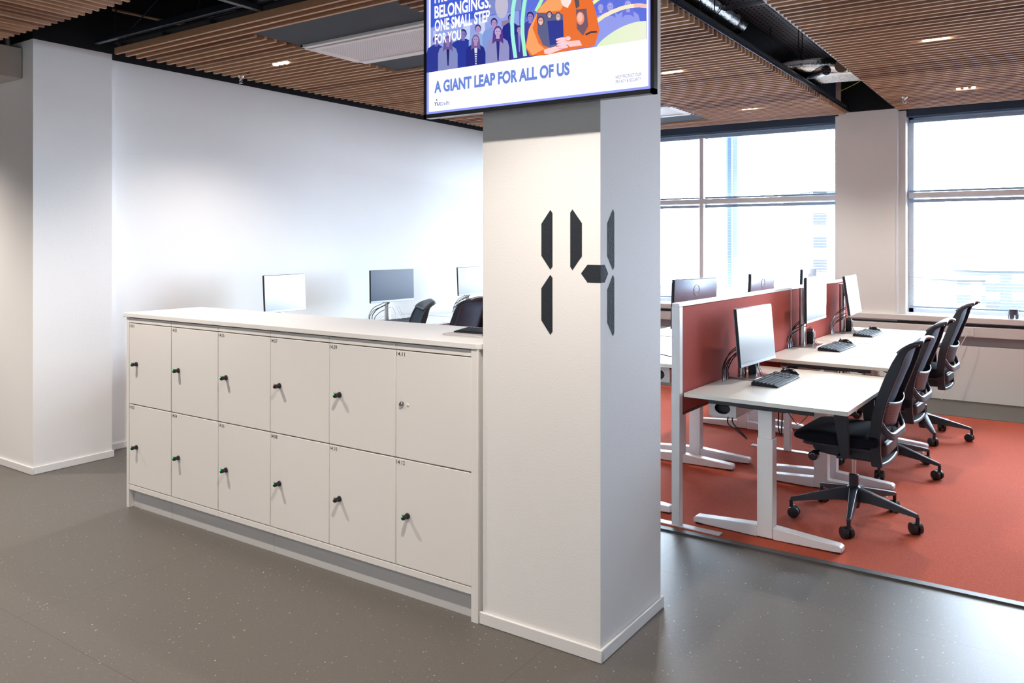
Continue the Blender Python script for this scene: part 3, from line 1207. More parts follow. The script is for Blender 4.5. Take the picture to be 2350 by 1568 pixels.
# open strip in front of the middle bay (top left)
for (x0_, y0_, x1_, y1_, zz, lab) in ((-5.95, 2.6, -5.82, 3.9, 3.35, 'upper of two thin tan pipes crossing the dark gap above the left pier'),
                                (-6.3, 2.75, -6.05, 4.0, 3.35, 'lower of two thin tan pipes crossing the dark gap above the left pier')):
    b = MB()
    b.cyl((x0_, y0_, zz), (x1_, y1_, zz), 0.014, seg=10)
    tag(b.obj('pipe', M['copper']), lab, 'pipe')
b = MB()
for (p, q) in (((-5.3, 3.12, 3.078), (-4.9, 3.5, 3.75)), ((-4.85, 3.12, 3.078), (-5.2, 3.4, 3.75)), ((-4.55, 3.12, 3.078), (-4.45, 3.2, 3.75)), ((-3.9, 3.12, 3.078), (-3.6, 3.3, 3.75)), ((-5.5, 3.12, 3.078), (-5.5, 3.12, 3.75))):
    b = MB()
    b.cyl(p, q, 0.005, seg=8)
    tag(b.obj('hanger_rod', CH), 'thin hanger rod in the dark gap at the top left', 'rod', 'hanger rods in the dark gap at the top left')
bar('ceiling_fixture', 'short pale strip on top of the slats at the top left', 'fixture', [(-4.55, -4.25, 3.19, 3.24, 3.03, 3.05), (-3.9, -3.62, 3.19, 3.24, 3.03, 3.05)], M['white_metal'])

# ---- box on the left pier
t = thing('wall_speaker', 'beige box with dark grille fixed high on the left pier', 'speaker', (-5.98, 2.72, 2.72))
b = MB()
b.box(-0.62, 0.0, -0.155, -0.002, 0.02, 0.235)
b.obj('cabinet', M['cream'], t, bevel=0.005)
b = MB()
b.box(-0.61, -0.008, -0.160, -0.155, 0.03, 0.225)
b.obj('grille', M['grille'], t)
b = MB()
b.cyl((-0.06, -0.07, 0.235), (-0.06, -0.07, 0.40), 0.016, seg=12)
b.obj('conduit', M['steel'], t)

# ================================================================== LOCKERS
YL = 2.712
XS = [-4.635 + 0.4308 * i for i in range(7)]


def knob_lock(parent, x, z, led):
    k = MB()
    k.lathe([(0.0, -0.036), (0.0095, -0.036), (0.011, -0.032), (0.0105, -0.019), (0.0085, -0.017), (0.0085, -0.012), (0.0125, -0.009), (0.0125, 0.0)], (x, 0, z), 18, 'y')
    lk = k.obj('lock_knob', M['black_gloss'], parent)
    k = MB()
    k.lathe([(0.0145, -0.003), (0.0145, 0.0)], (x, 0, z), 20, 'y')
    k.obj('lock_ring', M['chrome'], lk)
    k = MB()
    k.lathe([(0.0, -0.0385), (0.003, -0.0385), (0.0036, -0.036)], (x - 0.003, 0, z + 0.005), 12, 'y')
    k.obj('led', M['green'] if led == 'g' else M['red'], lk)
    k = MB()
    for d in (-0.004, 0.004):
        k.cyl((x + d, -0.034, z + 0.009), (x + d, -0.034, z + 0.016), 0.0012, seg=6)
    k.obj('contact_pins', M['chrome'], lk)


LEDS = ['g', 'g', 'g', 'g', 'g', 'g', 'r', 'g', 'g', 'r', None, 'g']
for i in range(6):
    nums = ('14.%02d' % (2 * i + 1), '14.%02d' % (2 * i + 2))
    place = ['leftmost in the row', 'second from the left', 'third from the left', 'third from the pillar', 'second from the pillar', 'rightmost, beside the pillar'][i]
    t = thing('locker_cabinet', 'cream locker cabinet numbered %s and %s, %s' % (nums[0], nums[1], place), 'locker', (XS[i], YL, 0), 0, None)
    wd = XS[i + 1] - XS[i]
    b = MB()
    b.box(0.001, wd - 0.001, 0.020, 0.50, 0.112, 1.144)
    b.obj('carcass', M['locker_in'], t)
    b = MB()
    b.box(0.0012, wd - 0.0012, 0.0, 0.02, 1.117, 1.144)
    b.obj('top_rail', M['locker'], t, bevel=0.001)
    b = MB()
    b.box(0.0005, wd - 0.0005, 0.0, 0.02, 0.112, 0.141)
    b.obj('bottom_rail', M['locker'], t, bevel=0.001)
    for j, (z0, z1) in enumerate(((0.630, 1.112), (0.146, 0.624))):
        b = MB()
        b.box(0.003, wd - 0.003, 0.0, 0.018, z0, z1)
        d = b.obj('door', M['locker'], t, bevel=0.0015)
        idx = 2 * i + j
        b = MB()
        put_text(b, nums[j], 0.006, z1 - 0.0245, 0.049, 0.0185, -0.0004, 0.006)
        b.obj('door_number', M['text'], d, smooth=0)
        zl = 0.872 if j == 0 else 0.376
        if LEDS[idx]:
            knob_lock(d, 0.073 + (0.010 if i == 0 else 0), zl, LEDS[idx])
        else:
            k = MB()
            k.lathe([(0.0, -0.010), (0.008, -0.010), (0.012, -0.006), (0.0145, 0.0)], (0.036, 0, zl), 20, 'y')
            lk = k.obj('lock_cylinder', M['chrome'], d)
            k = MB()
            k.box(0.0352, 0.0368, -0.0106, -0.0098, zl - 0.005, zl + 0.005)
            k.obj('key_slot', M['black'], lk)
            k = MB()
            k.lathe([(0.0, -0.004), (0.005, -0.003), (0.0065, 0.0)], (0.073, 0, zl), 14, 'y')
            k.obj('plug', M['white_plastic'], d)
bar('end_panel', 'narrow cream end panel at the left end of the lockers', 'panel', [(-4.662, -4.636, YL - 0.001, 3.215, 0, 1.149)], M['locker'], bevel=0.0015)
bar('end_panel', 'narrow cream end panel between lockers and pillar', 'panel', [(-2.050, -2.013, YL - 0.006, 3.215, 0, 1.149)], M['locker'], bevel=0.0015)
for (x0_, x1_, lab) in ((-4.634, -4.247, 'pale grey plinth board under the leftmost locker'), (-4.245, -3.352, 'pale grey plinth board under the middle lockers, left of the joint'), (-3.350, -2.052, 'pale grey plinth board under the lockers nearest the pillar')):
    bar('plinth_board', lab, 'plinth', [(x0_, x1_, YL + 0.030, YL + 0.046, 0, 0.111)], M['plinth'], bevel=0.0006)
b = MB()
pts = [(-4.682, 2.700), (-2.020, 2.700), (-2.002, 2.716), (-2.002, 3.235), (-4.682, 3.235)]
b.prism(pts, 1.150, 1.1735, 'xy')
tag(b.obj('worktop', M['ctop'], bevel=0.002), 'long white laminate worktop lying over the row of lockers', 'worktop')


# ================================================================== NUMBERS ON THE PILLAR
def seg_up(x0, x1, tip, z0, z1, sh):
    """vertical seven-segment bar; tip = x of the points"""
    return [(x0, z0 + (sh[0])), (tip, z0), (x1, z0 + sh[1]), (x1, z1 - sh[1]), (tip, z1), (x0, z1 - sh[0])]


t = thing('painted_numeral', 'dark digital style figure 1 on the front of the pillar', 'number sign', (-1.684, 2.722, 1.23))
for (z0, z1) in ((1.491, 1.728), (1.233, 1.471)):
    b = MB()
    b.prism([(x + 1.684, z - 1.23) for x, z in seg_up(-1.710, -1.658, -1.668, z0, z1, (0.055, 0.013))], -0.001, 0, 'xz')
    b.obj('segment', M['decal'], t, smooth=0)
t = thing('painted_numeral', 'dark digital style figure 4 wrapping round the pillar corner', 'number sign', (-1.445, 2.722, 1.23))
b = MB()
b.prism([(x + 1.445, z - 1.23) for x, z in seg_up(-1.525, -1.577, -1.567, 1.491, 1.728, (0.055, 0.013))], -0.001, 0, 'xz')
b.obj('segment', M['decal'], t, smooth=0)
b = MB()
b.prism([(-0.084, 1.479 - 1.23), (-0.056, 1.445 - 1.23), (0.0005, 1.445 - 1.23), (0.0005, 1.513 - 1.23), (-0.056, 1.513 - 1.23)], -0.001, 0, 'xz')
b.prism([(-0.0005, 1.445 - 1.23), (0.034, 1.445 - 1.23), (0.062, 1.479 - 1.23), (0.034, 1.513 - 1.23), (-0.0005, 1.513 - 1.23)], 0, 0.001, 'yz')
b.obj('segment', M['decal'], t, smooth=0)
for (z0, z1) in ((1.491, 1.728), (1.233, 1.471)):
    b = MB()
    b.prism([(y - 2.722, z - 1.23) for y, z in seg_up(2.780, 2.836, 2.826, z0, z1, (0.055, 0.013))], 0, 0.001, 'yz')
    b.obj('segment', M['decal'], t, smooth=0)

# ================================================================== DISPLAY ON THE PILLAR
YS = 2.600
XL, XRR, ZB, ZT = -2.220, -1.170, 2.121, 2.712
t = thing('display_screen', 'large lit display with a poster mounted high on the pillar front', 'screen', ((XL + XRR) / 2, 2.722, 2.121))
OX, OZ = (XL + XRR) / 2, 2.121
OY = 2.722


def loc(x, y, z):
    return (x - OX, y - OY, z - OZ)


def lbox(b, x0, x1, y0, y1, z0, z1):
    b.box(x0 - OX, x1 - OX, y0 - OY, y1 - OY, z0 - OZ, z1 - OZ)


BZ = 0.0135
b = MB()
for q in ((XL, XRR, ZB, ZB + 0.017), (XL, XRR, ZT - BZ, ZT), (XL, XL + BZ, ZB, ZT), (XRR - BZ, XRR, ZB, ZT)):
    lbox(b, q[0], q[1], YS, YS + 0.030, q[2], q[3])
b.obj('bezel', M['black_gloss'], t)
b = MB()
lbox(b, XL + 0.02, XRR - 0.02, YS + 0.004, YS + 0.075, ZB + 0.012, ZT - 0.02)
b.obj('housing', M['black'], t)
b = MB()
lbox(b, -1.95, -1.5, YS + 0.075, 2.721, ZB + 0.15, ZT - 0.15)
b.obj('wall_bracket', M['rail'], t)


def S(u, v):
    """point on the display face seen at photo pixel (u, v)"""
    r = (u - 1175) / FOC
    up = -(v - 556) / FOC
    c, s = math.cos(R(YAW)), math.sin(R(YAW))
    d = Vector((r * c - s, r * s + c, up))
    k = YS / d.y
    return d.x * k, CAM_H + d.z * k


pm = {}


def em(r, g, bb, s=1.0):
    k = (r, g, bb, s)
    if k not in pm:
        pm[k] = (len(pm), emi('poster_colour', r, g, bb, s))
    return pm[k][0]


pic = MB()
lay = [0]


def face(pts, col, metric=False):
    lay[0] += 1
    y = YS + 0.0035 - 0.000022 * lay[0] - OY
    pic.mi = em(*col)
    q = pts if metric else [S(*p) for p in pts]
    q = [(min(max(x, XL + BZ), XRR - BZ), min(max(z, ZB + 0.016), ZT - BZ)) for x, z in q]
    pic.poly([(x - OX, y, z - OZ) for x, z in q])


def ell(u, v, a, bq, col, a0=0, a1=360, n=18, tilt=0):
    pts = []
    for k in range(n):
        w_ = R(a0 + (a1 - a0) * k / (n if a1 - a0 == 360 else n - 1))
        x, y = a * math.cos(w_), bq * math.sin(w_)
        ct, st = math.cos(R(tilt)), math.sin(R(tilt))
        pts.append((u + x * ct - y * st, v + x * st + y * ct))
    face(pts, col)


def ribbon(pts, wpx, col):
    n = len(pts)
    L, Q = [], []
    for i, (x, y) in enumerate(pts):
        x0, y0 = pts[max(i - 1, 0)]
        x1, y1 = pts[min(i + 1, n - 1)]
        l = math.hypot(x1 - x0, y1 - y0)
        nx, ny = -(y1 - y0) / l, (x1 - x0) / l
        L.append((x + nx * wpx / 2, y + ny * wpx / 2))
        Q.append((x - nx * wpx / 2, y - ny * wpx / 2))
    for i in range(n - 1):
        face([L[i], L[i + 1], Q[i + 1], Q[i]], col)


PW = (252, 253, 255, 1.25)
# periwinkle rim, white sheet, photograph
face([(XL + BZ, ZB + 0.016), (XRR - BZ, ZB + 0.016), (XRR - BZ, ZT - BZ), (XL + BZ, ZT - BZ)], (148, 160, 255), True)
x0_, z0_ = S(983, 257)
x1_, _ = S(1487, 203)
face([(x0_, z0_), (x1_, z0_), (x1_, ZT - 0.02), (x0_, ZT - 0.02)], PW, True)
xa, za = S(987, 165.5)
xb, _ = S(1483, 90)
ztop = ZT - 0.03
face([(xa, za), (xb, za), (xb, ztop), (xa, ztop)], (96, 116, 224), True)
face([(987, 165), (987, 64), (1065, 47), (1190, 24), (1190, 132)], (150, 165, 232))
face([(987, 62), (987, -60), (1120, -80), (1120, 34)], (64, 92, 214))
face([(1120, 34), (1120, -80), (1195, -90), (1195, 22)], (130, 142, 205))
ell(1150, 12, 15, 30, (196, 190, 214))
face([(1150, 60), (1150, 48), (1172, 44), (1172, 62)], (150, 130, 165))
face([(1062, 52), (1078, 49), (1078, 90), (1062, 94)], (196, 208, 246))
face([(1098, 50), (1112, 47), (1112, 80), (1098, 84)], (205, 216, 248))
face([(993, 70), (999, 69), (999, 110), (993, 110)], (190, 200, 240))
face([(1190, 26), (1260, 12), (1260, 118), (1190, 133)], (104, 118, 222))


def base_y(u):
    return 165.5 + (u - 987) * (90 - 165.5) / 496


def fig(u, v, k, coat, hair, skin, long=False, inner=None, shirtw=1.0):
    """a figure of the poster photograph: head at (u, v), k = head height in pixels"""
    hw_ = k * 1.25 * shirtw
    by = base_y(u)
    by0, by1 = base_y(u - hw_) , base_y(u + hw_)
    face([(u - k * .35, v + k * .55), (u + k * .35, v + k * .55), (u + hw_ * .85, v + k * 1.05), (u + hw_, v + k * 1.7), (u + hw_, by1), (u - hw_, by0), (u - hw_, v + k * 1.7), (u - hw_ * .85, v + k * 1.05)], coat)
    if inner:
        face([(u - k * .2, v + k * .7), (u + k * .22, v + k * .7), (u + k * .1, min(v + k * 3.2, base_y(u))), (u - k * .05, min(v + k * 3.2, base_y(u)))], inner)
    if long:
        face([(u - k * .5, v - k * .1), (u + k * .5, v - k * .1), (u + k * .62, v + k * 1.35), (u + k * .3, v + k * 1.1), (u - k * .3, v + k * 1.1), (u - k * .62, v + k * 1.4)], hair)
    face([(u - k * .16, v + k * .3), (u + k * .16, v + k * .3), (u + k * .2, v + k * .8), (u - k * .2, v + k * .8)], skin)
    ell(u, v - k * .06, k * .43, k * .56, hair)
    ell(u, v + k * .06, k * .34, k * .46, skin, n=14)
    dk = (60, 50, 110)
    for s in (-1, 1):
        ell(u + s * k * .14, v, k * .06, k * .04, dk, n=8)
    ell(u, v + k * .27, k * .12, k * .035, (190, 110, 140), n=8)


SK = (176, 150, 200)
fig(1000, 92, 18, (44, 56, 150), (50, 46, 110), (110, 100, 190))
fig(1062, 78, 19, (40, 58, 158), (44, 44, 104), (128, 118, 196), shirtw=1.2)
fig(1096, 66, 17, (150, 178, 226), (52, 48, 112), SK)
fig(1133, 52, 18, (132, 158, 222), (46, 42, 100), SK, shirtw=1.2)
fig(1172, 42, 17, (34, 44, 140), (48, 40, 104), (158, 128, 190))
fig(1216, 38, 19, (70, 66, 168), (46, 40, 100), (150, 134, 202))
fig(1191, 68, 16, (62, 58, 150), (58, 50, 112), (170, 140, 196), inner=(130, 130, 215))
fig(1027, 93, 18, (134, 142, 198), (108, 90, 150), (140, 120, 190), True, inner=(30, 36, 100))
fig(1091, 90, 18, (34, 44, 136), (120, 96, 152), SK, True, inner=(220, 222, 246))
for k in range(5):
    v0 = 122 + k * 5
    face([(1087, v0), (1097, v0 - 1), (1097, v0 + 1.2), (1087, v0 + 2.2)], (44, 48, 120))
fig(1142, 72, 21, (148, 148, 200), (92, 60, 140), (196, 170, 214), True, inner=(44, 44, 130))
# pale women at the right under the rings
for (u, v, k) in ((1378, 16, 17), (1400, 14, 20), (1441, 10, 22)):
    fig(u, v, k, (150, 160, 240), (112, 120, 226), (166, 172, 240), True)
# big pale disc and rings
pts = []
for k in range(15):
    a = k / 14
    u = 1369 + a * (1483 - 1369)
    v = 106 - 58 * math.sin(a * PI / 2) ** 0.8
    pts.append((u, v))
for i in range(14):
    u0, v0 = pts[i]
    u1, v1 = pts[i + 1]
    face([(u0, v0), (u1, v1), (u1, base_y(u1)), (u0, base_y(u0))], (228 + i, 246, 205 + i))
ribbon([(1366, 51 - 0), (1385, 37), (1405, 27), (1425, 19), (1445, 14), (1465, 12), (1484, 14)], 9, (252, 240, 205))
ribbon([(1455, 13), (1470, 12), (1484, 14)], 9, (250, 200, 190))
ribbon([(1358, 9), (1372, -2), (1392, -14)], 8, (250, 250, 170))
ribbon([(1187, -40), (1182, -10), (1177, 20), (1175, 50), (1176, 80), (1180, 112), (1183, 133)], 8.5, (166, 246, 230))
ribbon([(1215, -45), (1207, -12), (1202, 16), (1199, 46), (1199, 76), (1202, 104), (1205, 129)], 8.5, (166, 250, 215))
ribbon([(1252, -20), (1240, 6), (1230, 26)], 8, (180, 250, 190))
# presenter in the orange jacket
OR1, OR2 = (240, 116, 52), (252, 168, 104)
face([(1236, 20), (1252, 2), (1290, -30), (1346, -30), (1362, 8), (1370, 40), (1376, 70), (1364, 106), (1335, 110), (1250, 127), (1216, 128), (1206, 108), (1213, 68)], OR1)
face([(1240, 16), (1262, -6), (1300, 0), (1286, 24), (1234, 30), (1222, 64), (1236, 100), (1250, 112), (1222, 127), (1207, 108), (1214, 66)], OR2)
face([(1296, -30), (1312, -30), (1304, 18), (1296, 16), (1288, 2)], (255, 236, 236))
ell(1299, -6, 13, 22, (255, 232, 228))
face([(1312, -30), (1326, -30), (1330, 14), (1322, 20)], (92, 84, 96))
face([(1232, 29), (1292, 33), (1294, 98), (1270, 112), (1246, 104), (1234, 76)], (96, 100, 140))
face([(1256, 48), (1292, 46), (1294, 98), (1262, 104)], (50, 60, 150))
fig2 = [(1241, 48, 14, (100, 62, 90), (226, 180, 180)), (1261, 34, 11, (70, 54, 80), (206, 164, 170)), (1281, 38, 13, (96, 84, 110), (212, 176, 176))]
for (u, v, k, hc, sc_) in fig2:
    ell(u, v, k * .6, k * .8, hc)
    ell(u, v + 1, k * .42, k * .62, sc_)
    for s in (-1, 1):
        ell(u + s * k * .17, v - 1, k * .08, k * .06, (50, 36, 60), n=8)
    ell(u, v + k * .3, k * .2, k * .07, (245, 225, 230), n=8)
face([(1322, 22), (1346, 20), (1350, 60), (1338, 82), (1324, 66)], (120, 92, 110))
ell(1332, 42, 9, 15, (252, 150, 120))
ell(1331, 40, 6, 11, (255, 196, 176))
face([(1296, 96), (1330, 92), (1336, 104), (1308, 108)], (255, 206, 206))
face([(1248, 114), (1276, 106), (1292, 112), (1262, 124), (1250, 124)], (255, 214, 214))
for k in range(4):
    ell(1288 + k * 1.2, 90 + k * 6.2, 13, 3.9, (255, 212, 220), n=12, tilt=-8)
    ribbon([(1278 + k, 92.5 + k * 6.2), (1290 + k, 93.5 + k * 6.2), (1298 + k, 92 + k * 6.2)], 0.8, (214, 120, 160))
ell(1304, 88, 6, 5, (255, 214, 222), n=10)
ribbon([(1344, 80), (1356, 74), (1370, 73)], 4, (60, 56, 80))
pic.obj('poster_picture', [v[1] for v in sorted(pm.values(), key=lambda q: q[0])], t, smooth=0, flat=True)


def ptext(s, a, e, top, col, bold=0.02, lab='poster_text', dy=0.0):
    b = MB()
    x0, z0 = S(*a)
    x1, _z = S(*e)
    _x, z1 = S(*top)
    put_text(b, s, x0 - OX, z0 - OZ, x1 - x0, z1 - z0, YS + 0.0035 - 0.00003 * (lay[0] + 10) - 0.0002 - OY - dy, bold)
    return b.obj(lab, col, t, smooth=0, flat=True)


TW = emi('poster_white_letters', 255, 255, 255, 1.2)
TB = emi('poster_blue_letters', 110, 138, 222)
TN = emi('poster_navy_letters', 66, 78, 168)
TG = emi('poster_ghost_letters', 150, 172, 240)
ptext('WIJ EEN UITDAGING', (1000, 46.5), (1076, 33), (1000, 37), TG)
ptext('PROTECT YOUR', (998.5, 9), (1131, -16), (998.5, -20), TW, 0.028, dy=0.0002)
ptext('BELONGINGS.', (998.3, 43.7), (1127, 18), (998.3, 14.5), TW, 0.028, dy=0.0002)
ptext('ONE SMALL STEP', (998.8, 74), (1125, 50), (998.8, 47.3), TW, 0.028, dy=0.0002)
ptext('FOR YOU', (998.8, 102.4), (1059.4, 93.4), (998.8, 79.2), TW, 0.028, dy=0.0002)
ptext('A GIANT LEAP FOR ALL OF US', (997.6, 214.6), (1308, 172.5), (997.6, 186.6), TB, 0.045)
ptext('HELP PROTECT OUR', (1413.9, 181.5), (1472.6, 174.7), (1413.9, 174), TN, 0.0)
ptext('PRIVACY & SECURITY', (1413.9, 192), (1472.6, 185.6), (1413.9, 184.8), TN, 0.0)
ptext('TU', (997.5, 243.8), (1010.5, 242), (997.5, 236), TN, 0.04)
ptext('Delft', (1012, 243), (1033, 239.8), (1012, 234.2), TN, 0.0)
b = MB()
fl = [S(u, v) for u, v in ((999, 232.5), (1003, 230.5), (1001, 228.8), (1005, 227.2), (1004, 230), (1005.5, 231.2))]
b.poly([(x - OX, YS + 0.0030 - OY - 0.00003 * lay[0] + 0.0, z - OZ) for x, z in fl])
b.obj('flame_logo', TN, t, smooth=0, flat=True)


# ================================================================== OFFICE CHAIRS
# local frame: x points to the rear of the chair, z up, origin on the floor under the gas lift
def make_chair(label, base_ang, lift=0.0):
    t = thing('office_chair', label, 'office chair', (0, 0, 0), 0, None)
    # --- star base
    bs = MB()
    bs.lathe([(0.030, 0.075), (0.036, 0.10), (0.036, 0.19), (0.026, 0.20), (0.026, 0.262), (0.020, 0.266)], seg=20)
    base = bs.obj('star_base', M['chair'], t)
    for k in range(5):
        a = R(base_ang + 72 * k)
        ca, sa = math.cos(a), math.sin(a)
        lb = MB()
        rings = []
        for (rr, w_, z0, z1) in ((0.02, 0.030, 0.115, 0.195), (0.10, 0.025, 0.118, 0.178), (0.24, 0.019, 0.105, 0.143), (0.335, 0.015, 0.095, 0.118), (0.350, 0.012, 0.097, 0.112)):
            sec = [(-w_, z0), (w_, z0), (w_ * 0.75, z1 - 0.004), (0, z1), (-w_ * 0.75, z1 - 0.004)]
            rings.append([(rr * ca - q * sa, rr * sa + q * ca, z) for q, z in sec])
        lb.loft(rings)
        leg = lb.obj('leg', M['chair'], t, bevel=0.002)
        cb = MB()
        cx, cy = 0.345 * ca, 0.345 * sa
        cb.cyl((cx, cy, 0.04), (cx, cy, 0.10), 0.010, seg=12)
        da = a + R(90 + 40 * math.sin(k * 2.3 + base_ang))
        ax = Vector((math.cos(da), math.sin(da), 0))
        fw = Vector((-ax.y, ax.x, 0)) * 0.016
        cc = Vector((cx, cy, 0.0325)) + fw
        for s in (-1, 1):
            p0 = cc + ax * (s * 0.007)
            p1 = cc + ax * (s * 0.027)
            cb.cyl(p0, p1, 0.0325, 0.0315, seg=22)
            cb.cyl(p1, cc + ax * (s * 0.030), 0.0315, 0.022, seg=22)
        cb.cyl(cc - ax * 0.01, cc + ax * 0.01, 0.012, seg=10)
        cb.obj('caster', M['black'], leg)
    L = lift
    g = MB()
    g.cyl((0, 0, 0.255), (0, 0, 0.41 + L), 0.013, seg=16)
    g.obj('gas_lift', M['chrome'], t)
    # --- mechanism
    m = MB()
    prof = [(-0.175, 0.452), (-0.185, 0.43), (-0.165, 0.402), (-0.09, 0.394), (0.02, 0.386), (0.13, 0.388), (0.165, 0.40), (0.165, 0.45)]
    m.prism([(x, z + L) for x, z in prof], -0.165, 0.165, 'xz')
    m.obj('mechanism', M['chair'], t, bevel=0.008)
    for s, x in ((-1, -0.150), (1, -0.09)):
        k = MB()
        k.cyl((x, s * 0.16, 0.405 + L), (x, s * 0.225, 0.400 + L), 0.009, seg=10)
        k.lathe([(0.018, s * 0.220), (0.026, s * 0.223), (0.028, s * 0.235), (0.026, s * 0.262), (0.018, s * 0.268)], (x, 0, 0.398 + L), 20, 'y')
        kb = k.obj('adjustment_knob', M['black_gloss'], t)
        k = MB()
        rr_ = [(x + 0.016 * math.cos(q), s * 0.2685, 0.398 + L + 0.016 * math.sin(q)) for q in [R(v) for v in range(20, 165, 20)]]
        k.tube(rr_, 0.0012, 5, 1)
        k.obj('arrow_mark', M['mark'], kb)
    # --- seat
    s = MB()
    rings = []
    for (yy, sc) in ((-0.245, 0.0), (-0.240, 0.55), (-0.222, 0.85), (-0.19, 1.0), (0, 1.0), (0.19, 1.0), (0.222, 0.85), (0.240, 0.55), (0.245, 0.0)):
        prof = []
        top = [(-0.275, 0.490), (-0.268, 0.515), (-0.235, 0.532), (-0.15, 0.540), (0.0, 0.535), (0.12, 0.540), (0.175, 0.545), (0.195, 0.520)]
        bot = [(0.190, 0.475), (0.10, 0.462), (-0.1, 0.462), (-0.22, 0.465), (-0.262, 0.472)]
        for (x, z) in top + bot:
            zc = 0.50
            prof.append((0.0 + x * (0.93 + 0.07 * sc), yy, zc + (z - zc) * (0.35 + 0.65 * sc) + L))
        rings.append(prof)
    s.loft(rings)
    s.obj('seat', M['seat'], t, smooth=60, subsurf=1)
    u = MB()
    u.rbox(-0.235, 0.175, -0.215, 0.215, 0.447 + L, 0.466 + L, 0.05)
    u.obj('seat_pan', M['chair'], t, bevel=0.004)
    # --- armrests
    for sd in (-1, 1):
        a_ = MB()
        rings = []
        for (z, xc, hw_, th, yy) in ((0.415, 0.026, 0.022, 0.012, 0.262), (0.45, 0.024, 0.026, 0.012, 0.270), (0.55, 0.016, 0.033, 0.012, 0.276), (0.655, 0.006, 0.037, 0.012, 0.278)):
            rings.append([(xc - hw_, sd * (yy - th), z + L), (xc + hw_, sd * (yy - th), z + L), (xc + hw_, sd * (yy + th), z + L), (xc - hw_, sd * (yy + th), z + L)])
        a_.loft(rings)
        arm = a_.obj('armrest', M['chair'], t, bevel=0.004)
        a_ = MB()
        a_.box(-0.02, 0.03, min(sd * 0.10, sd * 0.274), max(sd * 0.10, sd * 0.274), 0.408 + L, 0.424 + L)
        a_.obj('arm_bracket', M['chair'], arm, bevel=0.003)
        a_ = MB()
        a_.rbox(-0.135, 0.085, min(sd * 0.238, sd * 0.312), max(sd * 0.238, sd * 0.312), 0.655 + L, 0.682 + L, 0.034)
        a_.obj('arm_pad', M['black'], arm, bevel=0.008)
    # --- back frame
    prof = [(0.142, 0.372, 0.185), (0.136, 0.45, 0.198), (0.139, 0.55, 0.212), (0.152, 0.66, 0.218), (0.176, 0.76, 0.218), (0.212, 0.86, 0.214), (0.250, 0.95, 0.208), (0.282, 1.010, 0.200), (0.312, 1.036, 0.190), (0.345, 1.048, 0.176), (0.372, 1.053, 0.160)]
    deep = [0.054, 0.054, 0.054, 0.055, 0.055, 0.055, 0.05, 0.038, 0.026, 0.018, 0.012]
    bf = MB()
    for sd in (-1, 1):
        rings = []
        for i, ((x, z, yy), dp) in enumerate(zip(prof, deep)):
            x0q, z0q, _ = prof[max(i - 1, 0)]
            x1q, z1q, _ = prof[min(i + 1, len(prof) - 1)]
            l = math.hypot(x1q - x0q, z1q - z0q)
            nx, nz = (z1q - z0q) / l, -(x1q - x0q) / l
            if i == 0:
                nx, nz = 1, 0
            hw_ = 0.011
            rings.append([(x, sd * (yy - hw_), z + L), (x + nx * dp, sd * (yy - hw_ - 0.004), z + nz * dp + L), (x + nx * dp, sd * (yy + hw_ - 0.004), z + nz * dp + L), (x, sd * (yy + hw_), z + L)])
        bf.loft(rings)
    # bottom cross piece, dished
    rings = []
    for k in range(9):
        yy = -0.18 + 0.045 * k
        dip = 0.008 * (1 - (yy / 0.18) ** 2)
        rings.append([(0.145, yy, 0.374 - dip + L), (0.196 + dip, yy, 0.372 - dip + L), (0.192 + dip, yy, 0.392 - dip + L), (0.145, yy, 0.398 - dip + L)])
    bf.loft(rings)
    bf.obj('back_frame', M['chair'], t, bevel=0.004)
    # top brim
    br = MB()
    grid = []
    for i in range(7):
        f = i / 6
        row = []
        for k in range(13):
            v = -1 + k / 6
            yy = v * (0.196 - 0.020 * f - 0.028 * f * f)
            x = 0.272 + 0.118 * f - 0.012 * f * (1 - v * v)
            z = 0.998 + 0.058 * math.sin(f * PI * 0.5) ** 0.8 + 0.020 * (1 - v * v) * f
            row.append((x, yy, z + L))
        grid.append(row)
    br.sheet(grid)
    br.obj('top_brim', M['chair_grey'], t, solid=0.016, smooth=60)
    # netting, gently dished
    nt_ = MB()
    grid = []
    zs = [0.44 + 0.592 * i / 20 for i in range(21)]

    def px(z):
        for (a, z0, _), (c, z1, _) in zip(prof, prof[1:]):
            if z0 <= z <= z1:
                return a + (c - a) * (z - z0) / (z1 - z0)
        return prof[-1][0]

    def pw(z):
        for (_, z0, a), (_, z1, c) in zip(prof, prof[1:]):
            if z0 <= z <= z1:
                return a + (c - a) * (z - z0) / (z1 - z0)
        return prof[-1][2]
    for z in zs:
        row = []
        tp = 1 - min(1, max(0, (z - 0.90) / 0.13)) ** 2
        for k in range(13):
            v = -1 + k / 6
            row.append((px(z) + 0.012 + 0.040 * tp * (1 - v * v) - 0.018 * (1 - v * v) * math.exp(-((z - 0.64) / 0.09) ** 2), v * (pw(z) - 0.008), z + L))
        grid.append(row)
    nt_.sheet(grid)
    nt_.obj('back_netting', M['net'], t, solid=0.002, smooth=60)
    # lumbar lattice pad behind the netting
    lu = MB()
    grid = []
    for i in range(7):
        f = i / 6
        z = 0.580 + f * 0.135
        row = []
        for k in range(13):
            v = -1 + k / 6
            ww = 0.13 + 0.07 * f
            row.append((px(z) + 0.075 - 0.035 * v * v + 0.012 * f, v * ww, z + 0.018 * v * v * f + L))
        grid.append(row)
    lu.sheet(grid)
    lu.obj('lumbar_pad', M['lattice'], t, solid=0.006, smooth=60)
    # grey loop around the lower back
    lo = MB()
    pts = []
    for k in range(17):
        v = -1 + k / 8
        yy = 0.208 * v
        x = 0.172 + 0.066 * (1 - abs(v) ** 7.0)
        z = 0.512 + 0.11 * abs(v) ** 9
        pts.append((x, yy, z + L))
    rings = []
